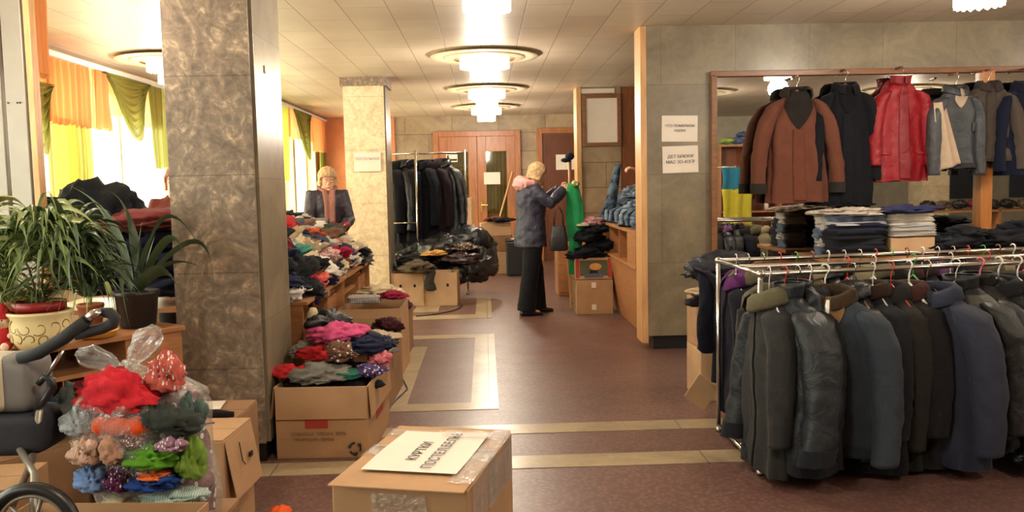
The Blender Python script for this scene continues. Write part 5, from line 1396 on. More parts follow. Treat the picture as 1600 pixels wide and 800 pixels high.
def ear(p0, p1, w, seed):
    a, c = Vector(p0), Vector(p1)
    ax = (c - a).normalized(); sd = ax.cross(Vector((0, 1, 0))).normalized(); nn = Vector((0, 1, 0))
    rings = []
    for i in range(19):
        t = i / 18; ww = w * (.22 + 1.0 * sin(min(1, t * 1.1) * pi * .6)) * (1 - .6 * smoothstep(.78, 1, t))
        rg = []
        for k in range(36):
            th = 2 * pi * k / 36
            q = 1 + .30 * nz(cos(th) * 3 + seed, sin(th) * 3, t * 5) + .16 * sin(th * 7 + seed + t * 3)
            rg.append(a.lerp(c, t) + sd * cos(th) * ww * q + nn * sin(th) * ww * .38 * q)
        rings.append(rg)
    MB().loft(rings, True, True, True).build('knot_ear', CLEARBAG, bag, smooth=True)
ear((-.04, 0, .655), (.06, -.01, .83), .038, 1); ear((-.06, 0, .65), (-.20, -.02, .735), .036, 4)
MB().ball((-.04, 0, .665), (.035, .03, .025), 18, 12, lambda d: 1 + .3 * nz(d.x * 5, d.y * 5, d.z * 5)).build('knot', CLEARBAG, bag, smooth=True)
# (px, py, depth, half width m, half height m, colour, fabric, label)
fr2 = []
for r_, z_ in [q for q in dense if q[1] < .57]:
    fr2.append([(bagc(z_) + .90 * r_ * cos(2 * pi * k / 60) * (1 + .10 * nz(cos(2 * pi * k / 60) * 5, sin(2 * pi * k / 60) * 5, z_ * 16)), .76 * r_ * sin(2 * pi * k / 60) * (1 + .10 * nz(cos(2 * pi * k / 60) * 5, sin(2 * pi * k / 60) * 5, z_ * 16)), z_ * .80 + .006) for k in range(60)])
fm_ = MB().loft(fr2).build('knitwear_mass', C_PRINT, smooth=True, loc=tuple(bag.location), col=rgb(112, 70, 78))
tag(fm_, 'mixed speckled knitwear packed inside the clear bag behind the coloured items', kind='stuff')
kn = [(178, 618, 2.76, .135, .082, (206, 44, 56), C_WOOL, 'large red knitted item at the top inside the clear bag'),
      (255, 588, 2.80, .055, .075, (190, 90, 80), C_PRINT, 'pink and orange patterned item at upper right inside the clear bag'),
      (118, 664, 2.75, .044, .050, (176, 184, 190), C_KNIT, 'silver grey yarn at the left inside the clear bag'),
      (266, 662, 2.76, .085, .062, (58, 62, 58), C_KNIT, 'dark grey knitted item at right inside the clear bag'),
      (133, 706, 2.74, .052, .058, (206, 140, 108), C_STRIPE, 'peach ribbed item left of centre inside the clear bag'),
      (174, 705, 2.725, .040, .058, (206, 158, 132), C_KNIT, 'beige cable knit item in the middle of the clear bag'),
      (236, 716, 2.735, .082, .044, (92, 150, 36), C_KNIT, 'leaf green knitted item in the middle of the clear bag'),
      (240, 742, 2.725, .048, .014, (226, 110, 50), C_PLAIN, 'orange scrap under the green item in the clear bag'),
      (232, 752, 2.735, .086, .034, (34, 62, 130), C_PLAIN, 'deep blue item low inside the clear bag'),
      (296, 722, 2.76, .046, .085, (124, 156, 60), C_KNIT, 'pale green yarn at lower right inside the clear bag'),
      (143, 750, 2.745, .050, .055, (120, 150, 200), C_PLAIN, 'light blue item at lower left inside the clear bag'),
      (184, 750, 2.735, .042, .055, (88, 34, 74), C_PRINT, 'plum coloured item low inside the clear bag'),
      (270, 778, 2.745, .095, .028, (120, 180, 176), C_STRIPE, 'teal striped item at the bottom of the clear bag'),
      (190, 782, 2.745, .060, .018, (206, 190, 160), C_KNIT, 'cream item at the bottom of the clear bag'),
      (272, 697, 2.735, .046, .030, (150, 110, 134), C_PRINT, 'mauve speckled item right of the green one in the clear bag'),
      (212, 690, 2.745, .034, .030, (150, 60, 80), C_PRINT, 'wine speckled item above the green one in the clear bag'),
      (118, 630, 2.80, .045, .060, (84, 92, 90), C_KNIT, 'grey green item at upper left inside the clear bag'),
      (300, 655, 2.84, .045, .080, (90, 110, 104), C_KNIT, 'grey teal item at the right side inside the clear bag')]
for px, py, yy, hw, hh, k, mt, lb in kn:
    f = 'crumpled'
    q = at(px, py, yy)
    o = garment('knitted_item', f, q, lb, k, mt, rz=RND.uniform(-.25, .25), cat='knitwear')
    d = [max(abs(v.co[i]) for v in o.data.vertices) for i in range(3)]
    o.scale = (hw * 1.28 / d[0], min(.075, hw * 1.2) / d[1] if hh < .2 else .13 / d[1], hh * 1.25 / d[2])
roll('rolled_knit', 'bright orange rolled knit across the middle of the clear bag', at(146, 664, 2.735), at(232, 668, 2.735), .031, (236, 84, 30), C_KNIT)

# ================================================================ PLANT DESK
Ax, Bx = Vector((-1.50, 4.30, 0)), Vector((-2.02, 3.60, 0))
dirv = (Ax - Bx).normalized(); nrm = Vector((-dirv.y, dirv.x, 0))
dl = 1.9; ang = math.atan2(dirv.y, dirv.x)
ctr = Ax - dirv * dl / 2 + nrm * .32
pd = thing('office_desk', 'orange wood desk carrying the potted plants at left', 'desk', ctr, ang)
MB().box((0, 0, .748), (dl, .64, .026)).build('desk_top', WOOD_DESK, pd, bevel=.004)
MB().box((dl / 2 - .16, 0, .368), (.30, .60, .735)).build('pedestal', WOOD_DESK, pd, bevel=.002)
MB().box((-dl / 2 + .012, 0, .368), (.024, .60, .735)).build('side_panel', WOOD_DESK, pd)
MB().box((-.15, .02, .60), (1.56, .56, .02)).build('shelf', WOOD_DESK, pd)
MB().box((-.15, .28, .36), (1.56, .018, .7)).build('back_board', WOOD_RED, pd)
def dkp(px, py, z=.762): return onz(px, py, z)

def leaf(mb, base, tip, mid, w, n=14, cup=.25, twist=0.0):
    """blade from base over mid to tip, width w in the middle"""
    b, m_, t_ = Vector(base), Vector(mid), Vector(tip)
    c = 2 * m_ - .5 * (b + t_)
    pts = [b * (1 - u) ** 2 + c * 2 * u * (1 - u) + t_ * u * u for u in [i / n for i in range(n + 1)]]
    vs = []
    for i, p in enumerate(pts):
        u = i / n
        tg_ = (pts[min(i + 1, n)] - pts[max(i - 1, 0)]).normalized()
        sd = tg_.cross(Vector((0, 0, 1)))
        if sd.length < .05: sd = Vector((1, 0, 0))
        sd.normalize(); up = sd.cross(tg_).normalized()
        sd = (sd * cos(twist) + up * sin(twist)); up = sd.cross(tg_).normalized()
        ww = w * (.45 + .55 * sin(pi * min(1, u * 1.25 + .1))) * (1 - smoothstep(.55, 1.0, u) * .96)
        vs += [p - sd * ww, p - up * ww * cup, p + sd * ww]
    fs = []
    for i in range(n):
        a = i * 3; fs += [(a, a + 1, a + 4, a + 3), (a + 1, a + 2, a + 5, a + 4)]
    mb.add(vs, fs)
def pot(name_, t, prof_, mat, inner=None, soil_z=None, soil_r=None):
    MB().lathe(prof_, 40, cap0=True).build(name_, mat, t, smooth=True, solid=.006)
    if soil_z: MB().lathe([(soil_r, soil_z), (soil_r * .6, soil_z + .008), (.002, soil_z + .01)], 28).build('soil', SOIL, t, smooth=True)

# spiky screw pine in the dark pot
pp = dkp(216, 510)
t = thing('potted_plant', 'spiky long-leaved plant in a dark pot at the right end of the desk', 'potted plant', pp)
pot('pot', t, [(.075, 0), (.082, .01), (.098, .155), (.106, .16), (.106, .178), (.098, .178), (.092, .15)], DARK, None, .15, .092)
pp = Vector(pp); base = Vector((0, 0, .16)); fo = MB()
def dp(px, py, Y): return at(px, py, min(Y, 4.42) if px > 245 else Y) - pp
Yp = pp.y
for tip, mid, w in [((112, 292, Yp + .25), (175, 350, Yp + .1), .016), ((168, 298, Yp - .1), (203, 345, Yp), .020), ((332, 500, Yp + .05), (310, 378, Yp + .1), .011), ((298, 490, Yp - .15), (272, 372, Yp - .1), .013),
                    ((333, 430, Yp + .1), (262, 338, Yp + .15), .010), ((300, 548, Yp - .35), (265, 428, Yp - .2), .022), ((120, 375, Yp - .1), (172, 402, Yp), .014), ((150, 340, Yp - .3), (185, 400, Yp - .1), .015),
                    ((318, 420, Yp + .2), (262, 412, Yp + .1), .011), ((222, 345, Yp + .1), (216, 395, Yp), .014), ((243, 365, Yp + .3), (232, 400, Yp + .1), .013), ((205, 520, Yp - .5), (190, 440, Yp - .25), .015), ((250, 350, Yp), (228, 390, Yp), .012)]:
    leaf(fo, base + Vector((RND.uniform(-.02, .02), RND.uniform(-.02, .02), 0)), dp(*tip), dp(*mid), w * (1.5 if tip[0] > 250 else 1.3), 18, .2, .95)
fo.build('foliage', LEAF_DARK, t, smooth=True)

# cream scroll pot with red inner pot and bushy plant
pp = Vector(dkp(66, 541))
t = thing('potted_plant', 'bushy plant in a cream scroll-patterned pot with red inner pot', 'potted plant', pp)
CREAM = plain('cream_glaze', rgb(226, 208, 156), .3, var=.03)
SCROLL = plain('olive_scroll', rgb(128, 104, 44), .4, var=.05)
R0 = .118
pot('outer_pot', t, [(.088, 0), (.10, .006), (.118, .04), (.120, .10), (.116, .135), (.128, .148), (.128, .154), (.116, .156)], CREAM)
pot('inner_pot', t, [(.085, .12), (.098, .165), (.104, .166), (.104, .198), (.096, .199), (.092, .17)], plain('red_pot', rgb(140, 26, 26), .4), None, .185, .092)
sc = MB()
for k in range(7):
    a0 = -pi + .15 + k * .46
    for sgn, zc, rr in ((1, .095, .034), (-1, .045, .028)):
        pts = []
        for i in range(26):
            q = i / 25; an = sgn * q * 4.4 + k; r_ = rr * (1 - .75 * q)
            aa = a0 + (cos(an) * r_) / R0 + (.16 if sgn < 0 else 0); zz = zc + sin(an) * r_
            rad = .1205 if zz > .04 else .118
            pts.append((rad * cos(aa), rad * sin(aa), zz))
        sc.tube(pts, .0030, 5)
sc.build('scroll_pattern', SCROLL, t, smooth=True)
def bush(t, base, n, spread, hgt, w, mat, seed, lens=(.18, .34), droop=.5, name='foliage'):
    n = int(n * 1.5); w *= 1.25; lens = (lens[0] * .72, lens[1] * .80)
    r = random.Random(seed); mb = MB()
    for i in range(n):
        a = r.uniform(0, 2 * pi); el = r.uniform(.1, 1.0)
        b = Vector(base) + Vector((cos(a) * .02, sin(a) * .02, r.uniform(0, hgt)))
        ln = r.uniform(*lens); d = Vector((cos(a) * cos(el), sin(a) * cos(el), sin(el)))
        mid = b + d * ln * .6 * spread
        tip = b + Vector((d.x * ln * spread * 1.15, d.y * ln * spread * 1.15, d.z * ln - ln * droop * r.uniform(.5, 1.4)))
        leaf(mb, b, tip, mid, w * r.uniform(.7, 1.25), 9, .25, r.uniform(-.9, .9))
    return mb.build(name, mat, t, smooth=True)
def stems(t, base, tops, r=.006, mat=None):
    mb = MB()
    for q in tops: mb.tube([base, (Vector(base) + Vector(q)) / 2 + Vector((.01, 0, .02)), q], [r, r * .85, r * .5], 7)
    mb.build('stem', mat or plain('brown_stem', rgb(110, 76, 52), .8), t, smooth=True)
stems(t, (0, 0, .18), [(-.10, .02, .46), (.03, 0, .44), (.12, .03, .48), (.18, .02, .36)])
bush(t, (-.10, .02, .36), 60, 1.0, .14, .011, LEAF, 3, droop=.7)
bush(t, (.05, .0, .34), 66, 1.0, .18, .011, LEAF, 4, droop=.8)
bush(t, (.14, .02, .36), 60, 1.0, .16, .010, LEAF_DARK, 5, droop=.8)
bush(t, (.0, -.02, .19), 30, .8, .05, .006, LEAF, 6, (.12, .22), .4)
bush(t, (.20, .04, .20), 60, 1.1, .20, .009, LEAF_DARK, 21, (.16, .28), .6); bush(t, (-.16, .05, .18), 60, 1.1, .22, .009, LEAF, 22, (.16, .28), .6); bush(t, (.10, .08, .26), 60, 1.1, .2, .010, LEAF, 23, (.16, .3), .7)
bush(t, (.0, .0, .40), 30, 1.05, .16, .012, LEAF_PALE, 9, droop=.6)
# plant at the far left edge
pp = Vector(dkp(-8, 520)) + nrm * .12
t = thing('potted_plant', 'broad pale-leaved plant at the extreme left of the desk', 'potted plant', pp)
pot('pot', t, [(.07, 0), (.075, .01), (.09, .13), (.096, .134), (.096, .15), (.088, .15), (.082, .12)], DARK, None, .125, .084)
stems(t, (0, 0, .12), [(0, 0, .5), (.06, .02, .44)])
bush(t, (0, 0, .40), 40, 1.0, .24, .016, LEAF_PALE, 12, (.18, .32), .4); bush(t, (.02, 0, .15), 44, 1.0, .3, .010, LEAF, 13, (.16, .3), .5)
# small pot on a pile behind
pp = Vector(dkp(46, 512)) + nrm * .26
pp.z = .762
t = thing('potted_plant', 'small black pot with white rim raised behind the cream pot', 'potted plant', pp)
MB().box((0, 0, .085), (.20, .18, .17)).build('wooden_block', WOOD_PALE, t, bevel=.004)
pot('pot', t, [(.052, .172), (.056, .18), (.07, .27), (.076, .272), (.076, .29), (.068, .29), (.062, .26)], BLACKP, None, .27, .062)
MB().lathe([(.077, .272), (.08, .28), (.077, .292)], 32).build('rim', WHITEP, t, smooth=True)
bush(t, (0, 0, .28), 44, 1.0, .16, .010, LEAF, 15, (.16, .3), .7)
# hanging spider plant in front of the dark stack
pp = Vector(dkp(150, 508)) + nrm * .04
t = thing('potted_plant', 'spider plant with drooping pale leaves beside the yellow dish', 'potted plant', pp)
pot('pot', t, [(.045, 0), (.048, .01), (.058, .09), (.062, .092), (.062, .105), (.056, .105), (.05, .08)], plain('terracotta', rgb(160, 96, 62), .7), None, .085, .054)
fo = MB(); b0 = Vector((.01, 0, .22))
MB().tube([(0, 0, .09), (.005, 0, .16), (.01, 0, .24)], .007, 8).build('stem', LEAF_PALE, t, smooth=True)
for k in range(16):
    a = k * .7; ln = .16 + .05 * (k % 3)
    leaf(fo, b0, b0 + Vector((cos(a) * ln * .8, sin(a) * ln * .6 - .03, -.17 - .04 * (k % 4))), b0 + Vector((cos(a) * ln * .5, sin(a) * ln * .4, -.01)), .010, 10)
for k in range(7):
    a = k * .9; leaf(fo, b0, b0 + Vector((cos(a) * .10, sin(a) * .06, .14 + .03 * (k % 3))), b0 + Vector((cos(a) * .03, sin(a) * .03, .10)), .009, 10)
fo.build('foliage', LEAF_PALE, t, smooth=True)
t = thing('shallow_dish', 'yellow shallow dish on the desk between the pots', 'dish', Vector(dkp(152, 527)))
MB().lathe([(.05, 0), (.075, .004), (.092, .03), (.096, .034), (.09, .032), (.07, .01), (.002, .008)], 36, cap0=True).build('bowl', plain('yellow_glaze', rgb(226, 160, 66), .35), t, smooth=True)
# plush toy
pp = Vector(dkp(8, 546))
t = thing('plush_toy', 'small cream plush toy with red hat and red outfit sitting on the desk', 'plush toy', pp)
PL = plain('cream_plush', rgb(226, 190, 166), .95, bmp=.5, bscale=120); RP = plain('red_felt', rgb(176, 26, 36), .9, bmp=.4, bscale=90)
MB().ball((0, 0, .055), (.038, .034, .048), 18, 12).ball((-.028, -.03, .02), (.018, .026, .018)).ball((.028, -.03, .02), (.018, .026, .018)).build('body', RP, t, smooth=True)
MB().ball((0, -.004, .122), (.036, .033, .034), 18, 12).ball((0, -.036, .115), (.014, .01, .011), 10, 8).build('head', PL, t, smooth=True)
for s in (-1, 1):
    MB().ball((s * .03, -.058, .02), (.018, .012, .018), 12, 8).build('foot', PL, t, smooth=True)
    MB().ball((s * .04, -.018, .062), (.015, .02, .014), 12, 8).build('hand', PL, t, smooth=True)
    MB().ball((s * .012, -.034, .13), (.0035, .003, .0035), 8, 6).build('eye', BLACKP, t, smooth=True)
MB().lathe([(.037, .135), (.034, .155), (.02, .18), (.004, .20)], 20, cap1=True).build('hat', RP, t, smooth=True)

# ================================================================ STACK BEHIND THE PLANTS
t = thing('side_table', 'plain table behind the plants carrying dark bundles', 'table', (-2.12, 5.30, 0))
MB().box((0, 0, .74), (.95, .6, .025)).build('table_top', WOOD_DESK, t)
for x in (-.44, .44):
    for y in (-.26, .26): MB().box((x, y, .365), (.04, .04, .73)).build('leg', STEELGREY, t)
for i, (x, z, k, s, sz) in enumerate([(-1.92, .84, (20, 22, 38), 1.25, .75), (-2.2, .84, (24, 22, 32), 1.0, .8), (-1.94, .98, (24, 28, 52), 1.25, .75), (-2.22, .98, (20, 20, 28), 1.0, .8), (-1.96, 1.10, (28, 26, 48), 1.25, .7), (-2.42, .90, (22, 22, 30), 1.1, .8), (-2.40, 1.06, (24, 22, 30), 1.2, .8), (-2.2, 1.12, (22, 24, 34), 1.1, .7)]):
    garment('dark_garment', 'heavy', (x, 5.28, z), 'dark navy bundle behind the plants, %s from the bottom right' % ORD[i], k, C_WOOL, s=s * .74, sz=sz, rz=.1 * i, group='dark bundles on the side table')
garment('wool_blanket', 'heavy', (-1.98, 5.22, 1.235), 'maroon blanket topmost on the dark bundles behind the plants', (112, 50, 48), C_WOOL, s=1.05, sz=.55, rz=.05, cat='blanket')
garment('black_sack', 'heavy', (-2.44, 5.3, 1.27), 'black sack left of the maroon blanket against the bright window', (22, 24, 28), C_WOOL, s=1.0, sz=1.5, rz=.2, cat='sack')
closed_box('beige carton on the floor under the side table', (-1.95, 5.1, 0), 0, (.5, .4, .4), CARD_DARK)

# ================================================================ PUSHCHAIR
pc = thing('pushchair', 'folded grey and black pushchair at the lower left edge', 'pushchair', (0, 0, 0))
Ys = 2.72
def sp(px, py, Y=Ys): return at(px, py, Y)
MB().tube([sp(30, 560), sp(60, 552), sp(100, 528), sp(136, 500, Ys - .02)], [.019, .020, .021, .019], 14).build('handle_grip', plain('black_foam', rgb(34, 34, 38), .75, bmp=.3, bscale=120), pc, smooth=True)
MB().tube([sp(136, 500, Ys - .02), sp(146, 491, Ys - .02), sp(158, 488, Ys - .01)], [.014, .015, .014], 12).build('chrome_link', CHROME, pc, smooth=True)
MB().tube([sp(156, 488), sp(172, 489), sp(179, 497), sp(176, 506), sp(160, 513), sp(140, 518), sp(118, 524)], [.015, .018, .019, .019, .018, .018, .016], 14).build('handle_loop', MATS['black_foam'], pc, smooth=True)
MB().tube([sp(70, 592), sp(98, 548)], .006, 10).build('metal_rod', CHROME, pc, smooth=True)
# carrycot hood: rounded block in beige and grey
def rblock(c, d, n=28, e=.3, seed=0):
    mb = MB(); rings = []
    for i in range(17):
        t = -1 + 2 * i / 16; q = (1 - abs(t) ** 6) ** .35 if abs(t) < 1 else .3
        rings.append([(c[0] + math.copysign(abs(cos(2 * pi * k / n)) ** e, cos(2 * pi * k / n)) * d[0] / 2 * q, c[1] + math.copysign(abs(sin(2 * pi * k / n)) ** e, sin(2 * pi * k / n)) * d[1] / 2 * q, c[2] + t * d[2] / 2) for k in range(n)])
    return mb.loft(rings)
c_ = sp(12, 605, 2.70); rblock((c_.x, c_.y + .09, c_.z), (.125, .17, .19)).build('hood_side', plain('grey_fabric_panel', rgb(110, 106, 104), .6), pc, smooth=True)
c_ = sp(-34, 605, 2.70); rblock((c_.x + .005, c_.y + .08, c_.z), (.145, .18, .19)).build('hood_top', plain('beige_fabric_panel', rgb(196, 184, 162), .6), pc, smooth=True)
c_ = sp(-20, 684, 2.70); rblock((c_.x, c_.y + .10, c_.z), (.34, .20, .15)).build('seat_fabric', plain('dark_seat_fabric', rgb(34, 34, 44), .8, bmp=.3), pc, smooth=True)
MB().tube([sp(60, 600), sp(70, 588), sp(80, 594), sp(82, 606), sp(72, 622), sp(56, 640)], [.010, .012, .014, .014, .012, .010], 12).build('hinge', BLACKP, pc, smooth=True)
wc = sp(50, 815, 2.5)
w_ = MB()
for k in range(41):
    pass
def torus(c, R, r, mat, name, par, n=40, m=12):
    rings = []
    for i in range(n):
        a = 2 * pi * i / n
        ct = Vector((cos(a), 0, sin(a)))
        rings.append([Vector(c) + ct * (R + r * cos(2 * pi * k / m)) + Vector((0, 1, 0)) * r * 1.2 * sin(2 * pi * k / m) for k in range(m)])
    rings.append(rings[0])
    return MB().loft(rings, True, False, False).build(name, mat, par, smooth=True)
wz = .14
for wn_, X0, Y0 in (('near', at(48, 800, 2.35).x, 2.35), ('far', at(0, 800, 2.7).x, 2.70)):
    pass
wX = at(50, 800, 2.42).x
WC = Vector((wX, 2.42, at(50, 826, 2.42).z))
torus(WC, .118, .017, BLACKP, 'tyre', pc); torus(WC, .096, .007, STEELGREY, 'wheel_rim', pc)
spk = MB()
for k in range(6):
    a = k * pi / 3 + .2; spk.tube([WC, WC + Vector((cos(a), 0, sin(a))) * .096], .006, 6)
spk.build('wheel_spokes', STEELGREY, pc, smooth=True); MB().ball(WC, (.02, .03, .02), 14, 8).build('wheel_hub', BLACKP, pc, smooth=True)
MB().tube([WC, WC + Vector((-.05, .12, .12)), sp(30, 700)], .011, 10).build('frame_tube', STEELGREY, pc, smooth=True)
MB().tube([sp(62, 640), sp(50, 720), sp(20, 790, Ys + .2)], .011, 10).build('frame_tube', STEELGREY, pc, smooth=True)
# under the desk
closed_box('low brown box with two round holes under the plant desk', (-1.90, 3.55, .0), ang, (.62, .34, .40), CARD_DARK, False, name='cardboard_box')
for px in (40, 100):
    q = at(px, 738, 3.3)
garment('teal_sack', 'heavy', (-1.80, 3.62, .50), 'dark teal plastic sack above the holed box under the desk', (20, 54, 66), C_PLAST, s=.62, sz=.7, rz=ang, cat='sack')
closed_box('tan cardboard box at the lower left edge behind the wheel', (at(2, 760, 3.0).x - .1, 3.05, 0), radians(5), (.34, .3, .42), CARD, False)
# ================================================================ PEOPLE
def union(name, mb, voxel, mat, parent, col=None, smooth_it=3, disp=0.0, seed=0):
    o = mb.build(name, mat, parent, smooth=True, col=col)
    r = o.modifiers.new('continuous_surface', 'REMESH'); r.mode = 'VOXEL'; r.voxel_size = voxel; r.use_smooth_shade = True
    s = o.modifiers.new('soften', 'SMOOTH'); s.factor = .5; s.iterations = smooth_it
    if disp:
        tx = bpy.data.textures.new(name + '_folds', 'CLOUDS'); tx.noise_scale = .09; tx.noise_depth = 2
        d = o.modifiers.new('folds', 'DISPLACE'); d.texture = tx; d.strength = disp; d.mid_level = .5; d.texture_coords = 'LOCAL'
    return o
def limb(mb, pts, rad, n=16, flat=1.0): return mb.tube(pts, rad, n, flat=flat)
def hand(mb, wrist, dirv, palm_n, curl=.6, side=1, sc=1.0):
    """palm with four fingers and a thumb; dirv towards the fingers, palm_n out of the palm"""
    w = Vector(wrist); d = Vector(dirv).normalized(); pn = Vector(palm_n); pn = (pn - d * pn.dot(d)).normalized(); a = d.cross(pn).normalized() * side
    mb.tube([w, w + d * .03 * sc, w + d * .085 * sc], [.024 * sc, .034 * sc, .036 * sc], 12, flat=.5, up=pn)
    for k, (off, ln) in enumerate(((-.028, .068), (-.010, .078), (.009, .073), (.026, .058))):
        p = w + d * .08 * sc + a * off * sc; pts = [p]; dd = d.copy(); ln *= sc
        for j in range(3):
            ang_ = curl * (j + .6) * .6
            dd = (d * cos(ang_) + pn * sin(ang_)).normalized(); pts.append(pts[-1] + dd * ln / 3)
        mb.tube(pts, [.0095 * sc, .009 * sc, .0085 * sc, .0065 * sc], 8)
    p = w + d * .025 * sc - a * .028 * sc
    mb.tube([p, p + (d * .5 - a * .8).normalized() * .03 * sc, p + (d * .9 - a * .3 + pn * .3).normalized() * .062 * sc], [.011 * sc, .0105 * sc, .008 * sc], 8)
def head(mb, c, fwd, up=(0, 0, 1), s=1.0):
    f = Vector(fwd).normalized(); u = Vector(up); u = (u - f * u.dot(f)).normalized(); r = u.cross(f)     # r: to the person's left
    c = Vector(c)
    def P(x, y, z): return c + f * x * s + r * y * s + u * z * s
    rings = []
    prof_ = [(-.118, .030, .035, .040), (-.105, .048, .052, .028), (-.085, .062, .066, .016), (-.055, .074, .074, .006), (-.02, .084, .077, 0), (.02, .092, .078, -.002), (.06, .090, .076, -.006), (.09, .074, .064, -.010), (.112, .046, .042, -.012), (.122, .012, .012, -.012)]
    for z, ax, ay, ox in prof_:
        rg = []
        for k in range(24):
            th = 2 * pi * k / 24
            x = cos(th) * ax + ox; y = sin(th) * ay
            if cos(th) > .5: x -= .006 * (1 if -.03 < z < .03 else 0)
            rg.append(P(x, y, z))
        rings.append(rg)
    mb.loft(rings)
    mb.loft([[P(.075 + .006, .006, .028), P(.075 + .006, -.006, .028), P(.07, -.012, .02), P(.07, .012, .02)], [P(.102, .010, -.018), P(.102, -.010, -.018), P(.074, -.020, -.022), P(.074, .020, -.022)], [P(.092, .012, -.028), P(.092, -.012, -.028), P(.072, -.016, -.03), P(.072, .016, -.03)]])
    mb.tube([P(.078, -.024, -.052), P(.088, -.010, -.050), P(.088, .010, -.050), P(.078, .024, -.052)], [.004, .007, .007, .004], 8)
    mb.ball(P(.07, 0, -.092), (.022 * s, .022 * s, .018 * s), 12, 8)
    for sg in (-1, 1):
        mb.tube([P(.0, sg * .078, .012), P(-.008, sg * .092, .018), P(-.010, sg * .092, -.008), P(.0, sg * .08, -.028)], [.008, .010, .009, .006], 8)
        mb.ball(P(.072, sg * .032, .018), (.012 * s, .012 * s, .010 * s), 10, 6)
    return P
def face_marks(P, parent, s=1.0):
    for sg in (-1, 1):
        MB().ball(P(.086, sg * .031, .008), (.009, .009, .0055), 12, 8).build('eye', plain('eye_white', rgb(220, 214, 206), .3), parent, smooth=True)
        MB().ball(P(.0925, sg * .031, .008), (.004, .004, .0045), 10, 6).build('iris', BLACKP, parent, smooth=True)
        MB().tube([P(.088, sg * .018, .030), P(.089, sg * .033, .035), P(.080, sg * .048, .029)], [.002, .003, .0015], 6).build('eyebrow', BROWNWD, parent, smooth=True)
    MB().tube([P(.082, -.020, -.054), P(.0935, 0, -.052), P(.082, .020, -.054)], [.002, .005, .002], 8).build('lips', plain('lips', rgb(176, 84, 80), .45), parent, smooth=True)
def hair_cap(P, parent, mat, ln=-.05, puff=1.0, seed=0):
    rings = []
    for i in range(19):
        z = ln + (.145 - ln) * i / 18
        q = sqrt(max(.02, 1 - max(0, (z - .02) / .128) ** 2)) if z > .02 else 1
        rg = []
        for k in range(48):
            th = 2 * pi * k / 48
            front = max(0, cos(th))
            r_ = 1 + .12 * nz(cos(th) * 4 + seed, sin(th) * 4, z * 22) + .08 * nz(cos(th) * 12, sin(th) * 12, z * 20)
            x = cos(th) * .106 * q * r_ * puff - .012; y = sin(th) * .096 * q * r_ * puff
            if z < .062 and cos(th) > .25: x = min(x, .045 + .03 * smoothstep(.03, .062, z))
            rg.append(P(x, y, z))
        rings.append(rg)
    return MB().loft(rings).build('hair', mat, parent, smooth=True)

def person(label, loc, rz, z_scale, J, clothes, hair_mat=HAIR, headfwd=(1, 0, 0), haircut=(-.05, 1.0)):
    """local frame: +X the way the person faces, +Y their left.  J: joints"""
    t = thing('person', label, 'person', loc, rz)
    t.scale = (z_scale,) * 3
    m = MB()
    # torso, neck
    m.loft([[(cx + ax * cos(2 * pi * k / 24), ay * sin(2 * pi * k / 24), z) for k in range(24)] for z, ax, ay, cx in
            ((.80, .10, .15, 0), (.90, .115, .175, -.01), (1.0, .105, .16, -.005), (1.12, .10, .145, .0), (1.25, .115, .165, .01), (1.35, .11, .18, .0), (1.41, .085, .15, -.005), (1.44, .055, .075, -.005))])
    hc_ = Vector(J['head']); nk = Vector((0, 0, 1.42))
    m.tube([nk, nk.lerp(hc_, .5), hc_ + Vector((-.01, 0, -.06))], [.058, .050, .052], 14)
    P = head(m, hc_, headfwd)
    for s, L_ in ((1, 'l'), (-1, 'r')):
        sh, el, wr = Vector((-.0, s * .165, 1.385)), Vector(J['elbow_' + L_]), Vector(J['wrist_' + L_])
        m.tube([Vector((0, s * .09, 1.37)), sh, sh.lerp(el, .5), el, el.lerp(wr, .4), wr], [.05, .052, .042, .036, .034, .024], 14)
        hd_ = (wr - el).normalized() if 'hand_' + L_ not in J else Vector(J['hand_' + L_])
        hand(m, wr, hd_, J.get('palm_' + L_, (0, -s, 0)), J.get('curl', .8), s)
        hp, kn_, an = Vector((0, s * .09, .88)), Vector(J.get('knee_' + L_, (.02, s * .10, .48))), Vector(J.get('ankle_' + L_, (-.02, s * .10, .08)))
        m.tube([hp, hp.lerp(kn_, .5), kn_, kn_.lerp(an, .35), an], [.095, .078, .056, .058, .036], 14)
        m.tube([an, an + Vector((.05, 0, -.035)), an + Vector((.15, s * .01, -.05))], [.036, .036, .026], 10)
    union('body', m, .0075, SKIN, t)
    face_marks(P, t)
    hair_cap(P, t, hair_mat, *haircut)
    clothes(t, J, P)
    return t
def sleeve_mb(m, J, k0=1.25, wrist_t=.96, rr=(.088, .090, .074, .066, .060, .054)):
    for s, L_ in ((1, 'l'), (-1, 'r')):
        sh, el, wr = Vector((-.0, s * .155, 1.365)), Vector(J['elbow_' + L_]), Vector(J['wrist_' + L_])
        w2 = el.lerp(wr, wrist_t)
        pts = [Vector((0, s * .08, 1.35)), sh, sh.lerp(el, .5), el, el.lerp(wr, .45), w2]
        m.tube(pts, list(rr), 18)
    return m
def jacket_mb(J, zb=.74, zt=1.43, ax=1.35, ay=1.28, flare=1.0):
    m = MB()
    base_ = ((zb, .125 * flare, .19 * flare, -.01), (.90, .128, .185, -.01), (1.0, .118, .168, -.005), (1.12, .115, .155, .0), (1.25, .122, .17, .005), (1.35, .115, .175, .0), (1.41, .085, .14, -.005), (1.455, .068, .085, -.005), (1.47, .066, .078, 0))
    m.loft([[(cx + x * ax * .92 * cos(2 * pi * k / 28), y * ay * .88 * sin(2 * pi * k / 28), z) for k in range(28)] for z, x, y, cx in base_])
    return sleeve_mb(m, J)
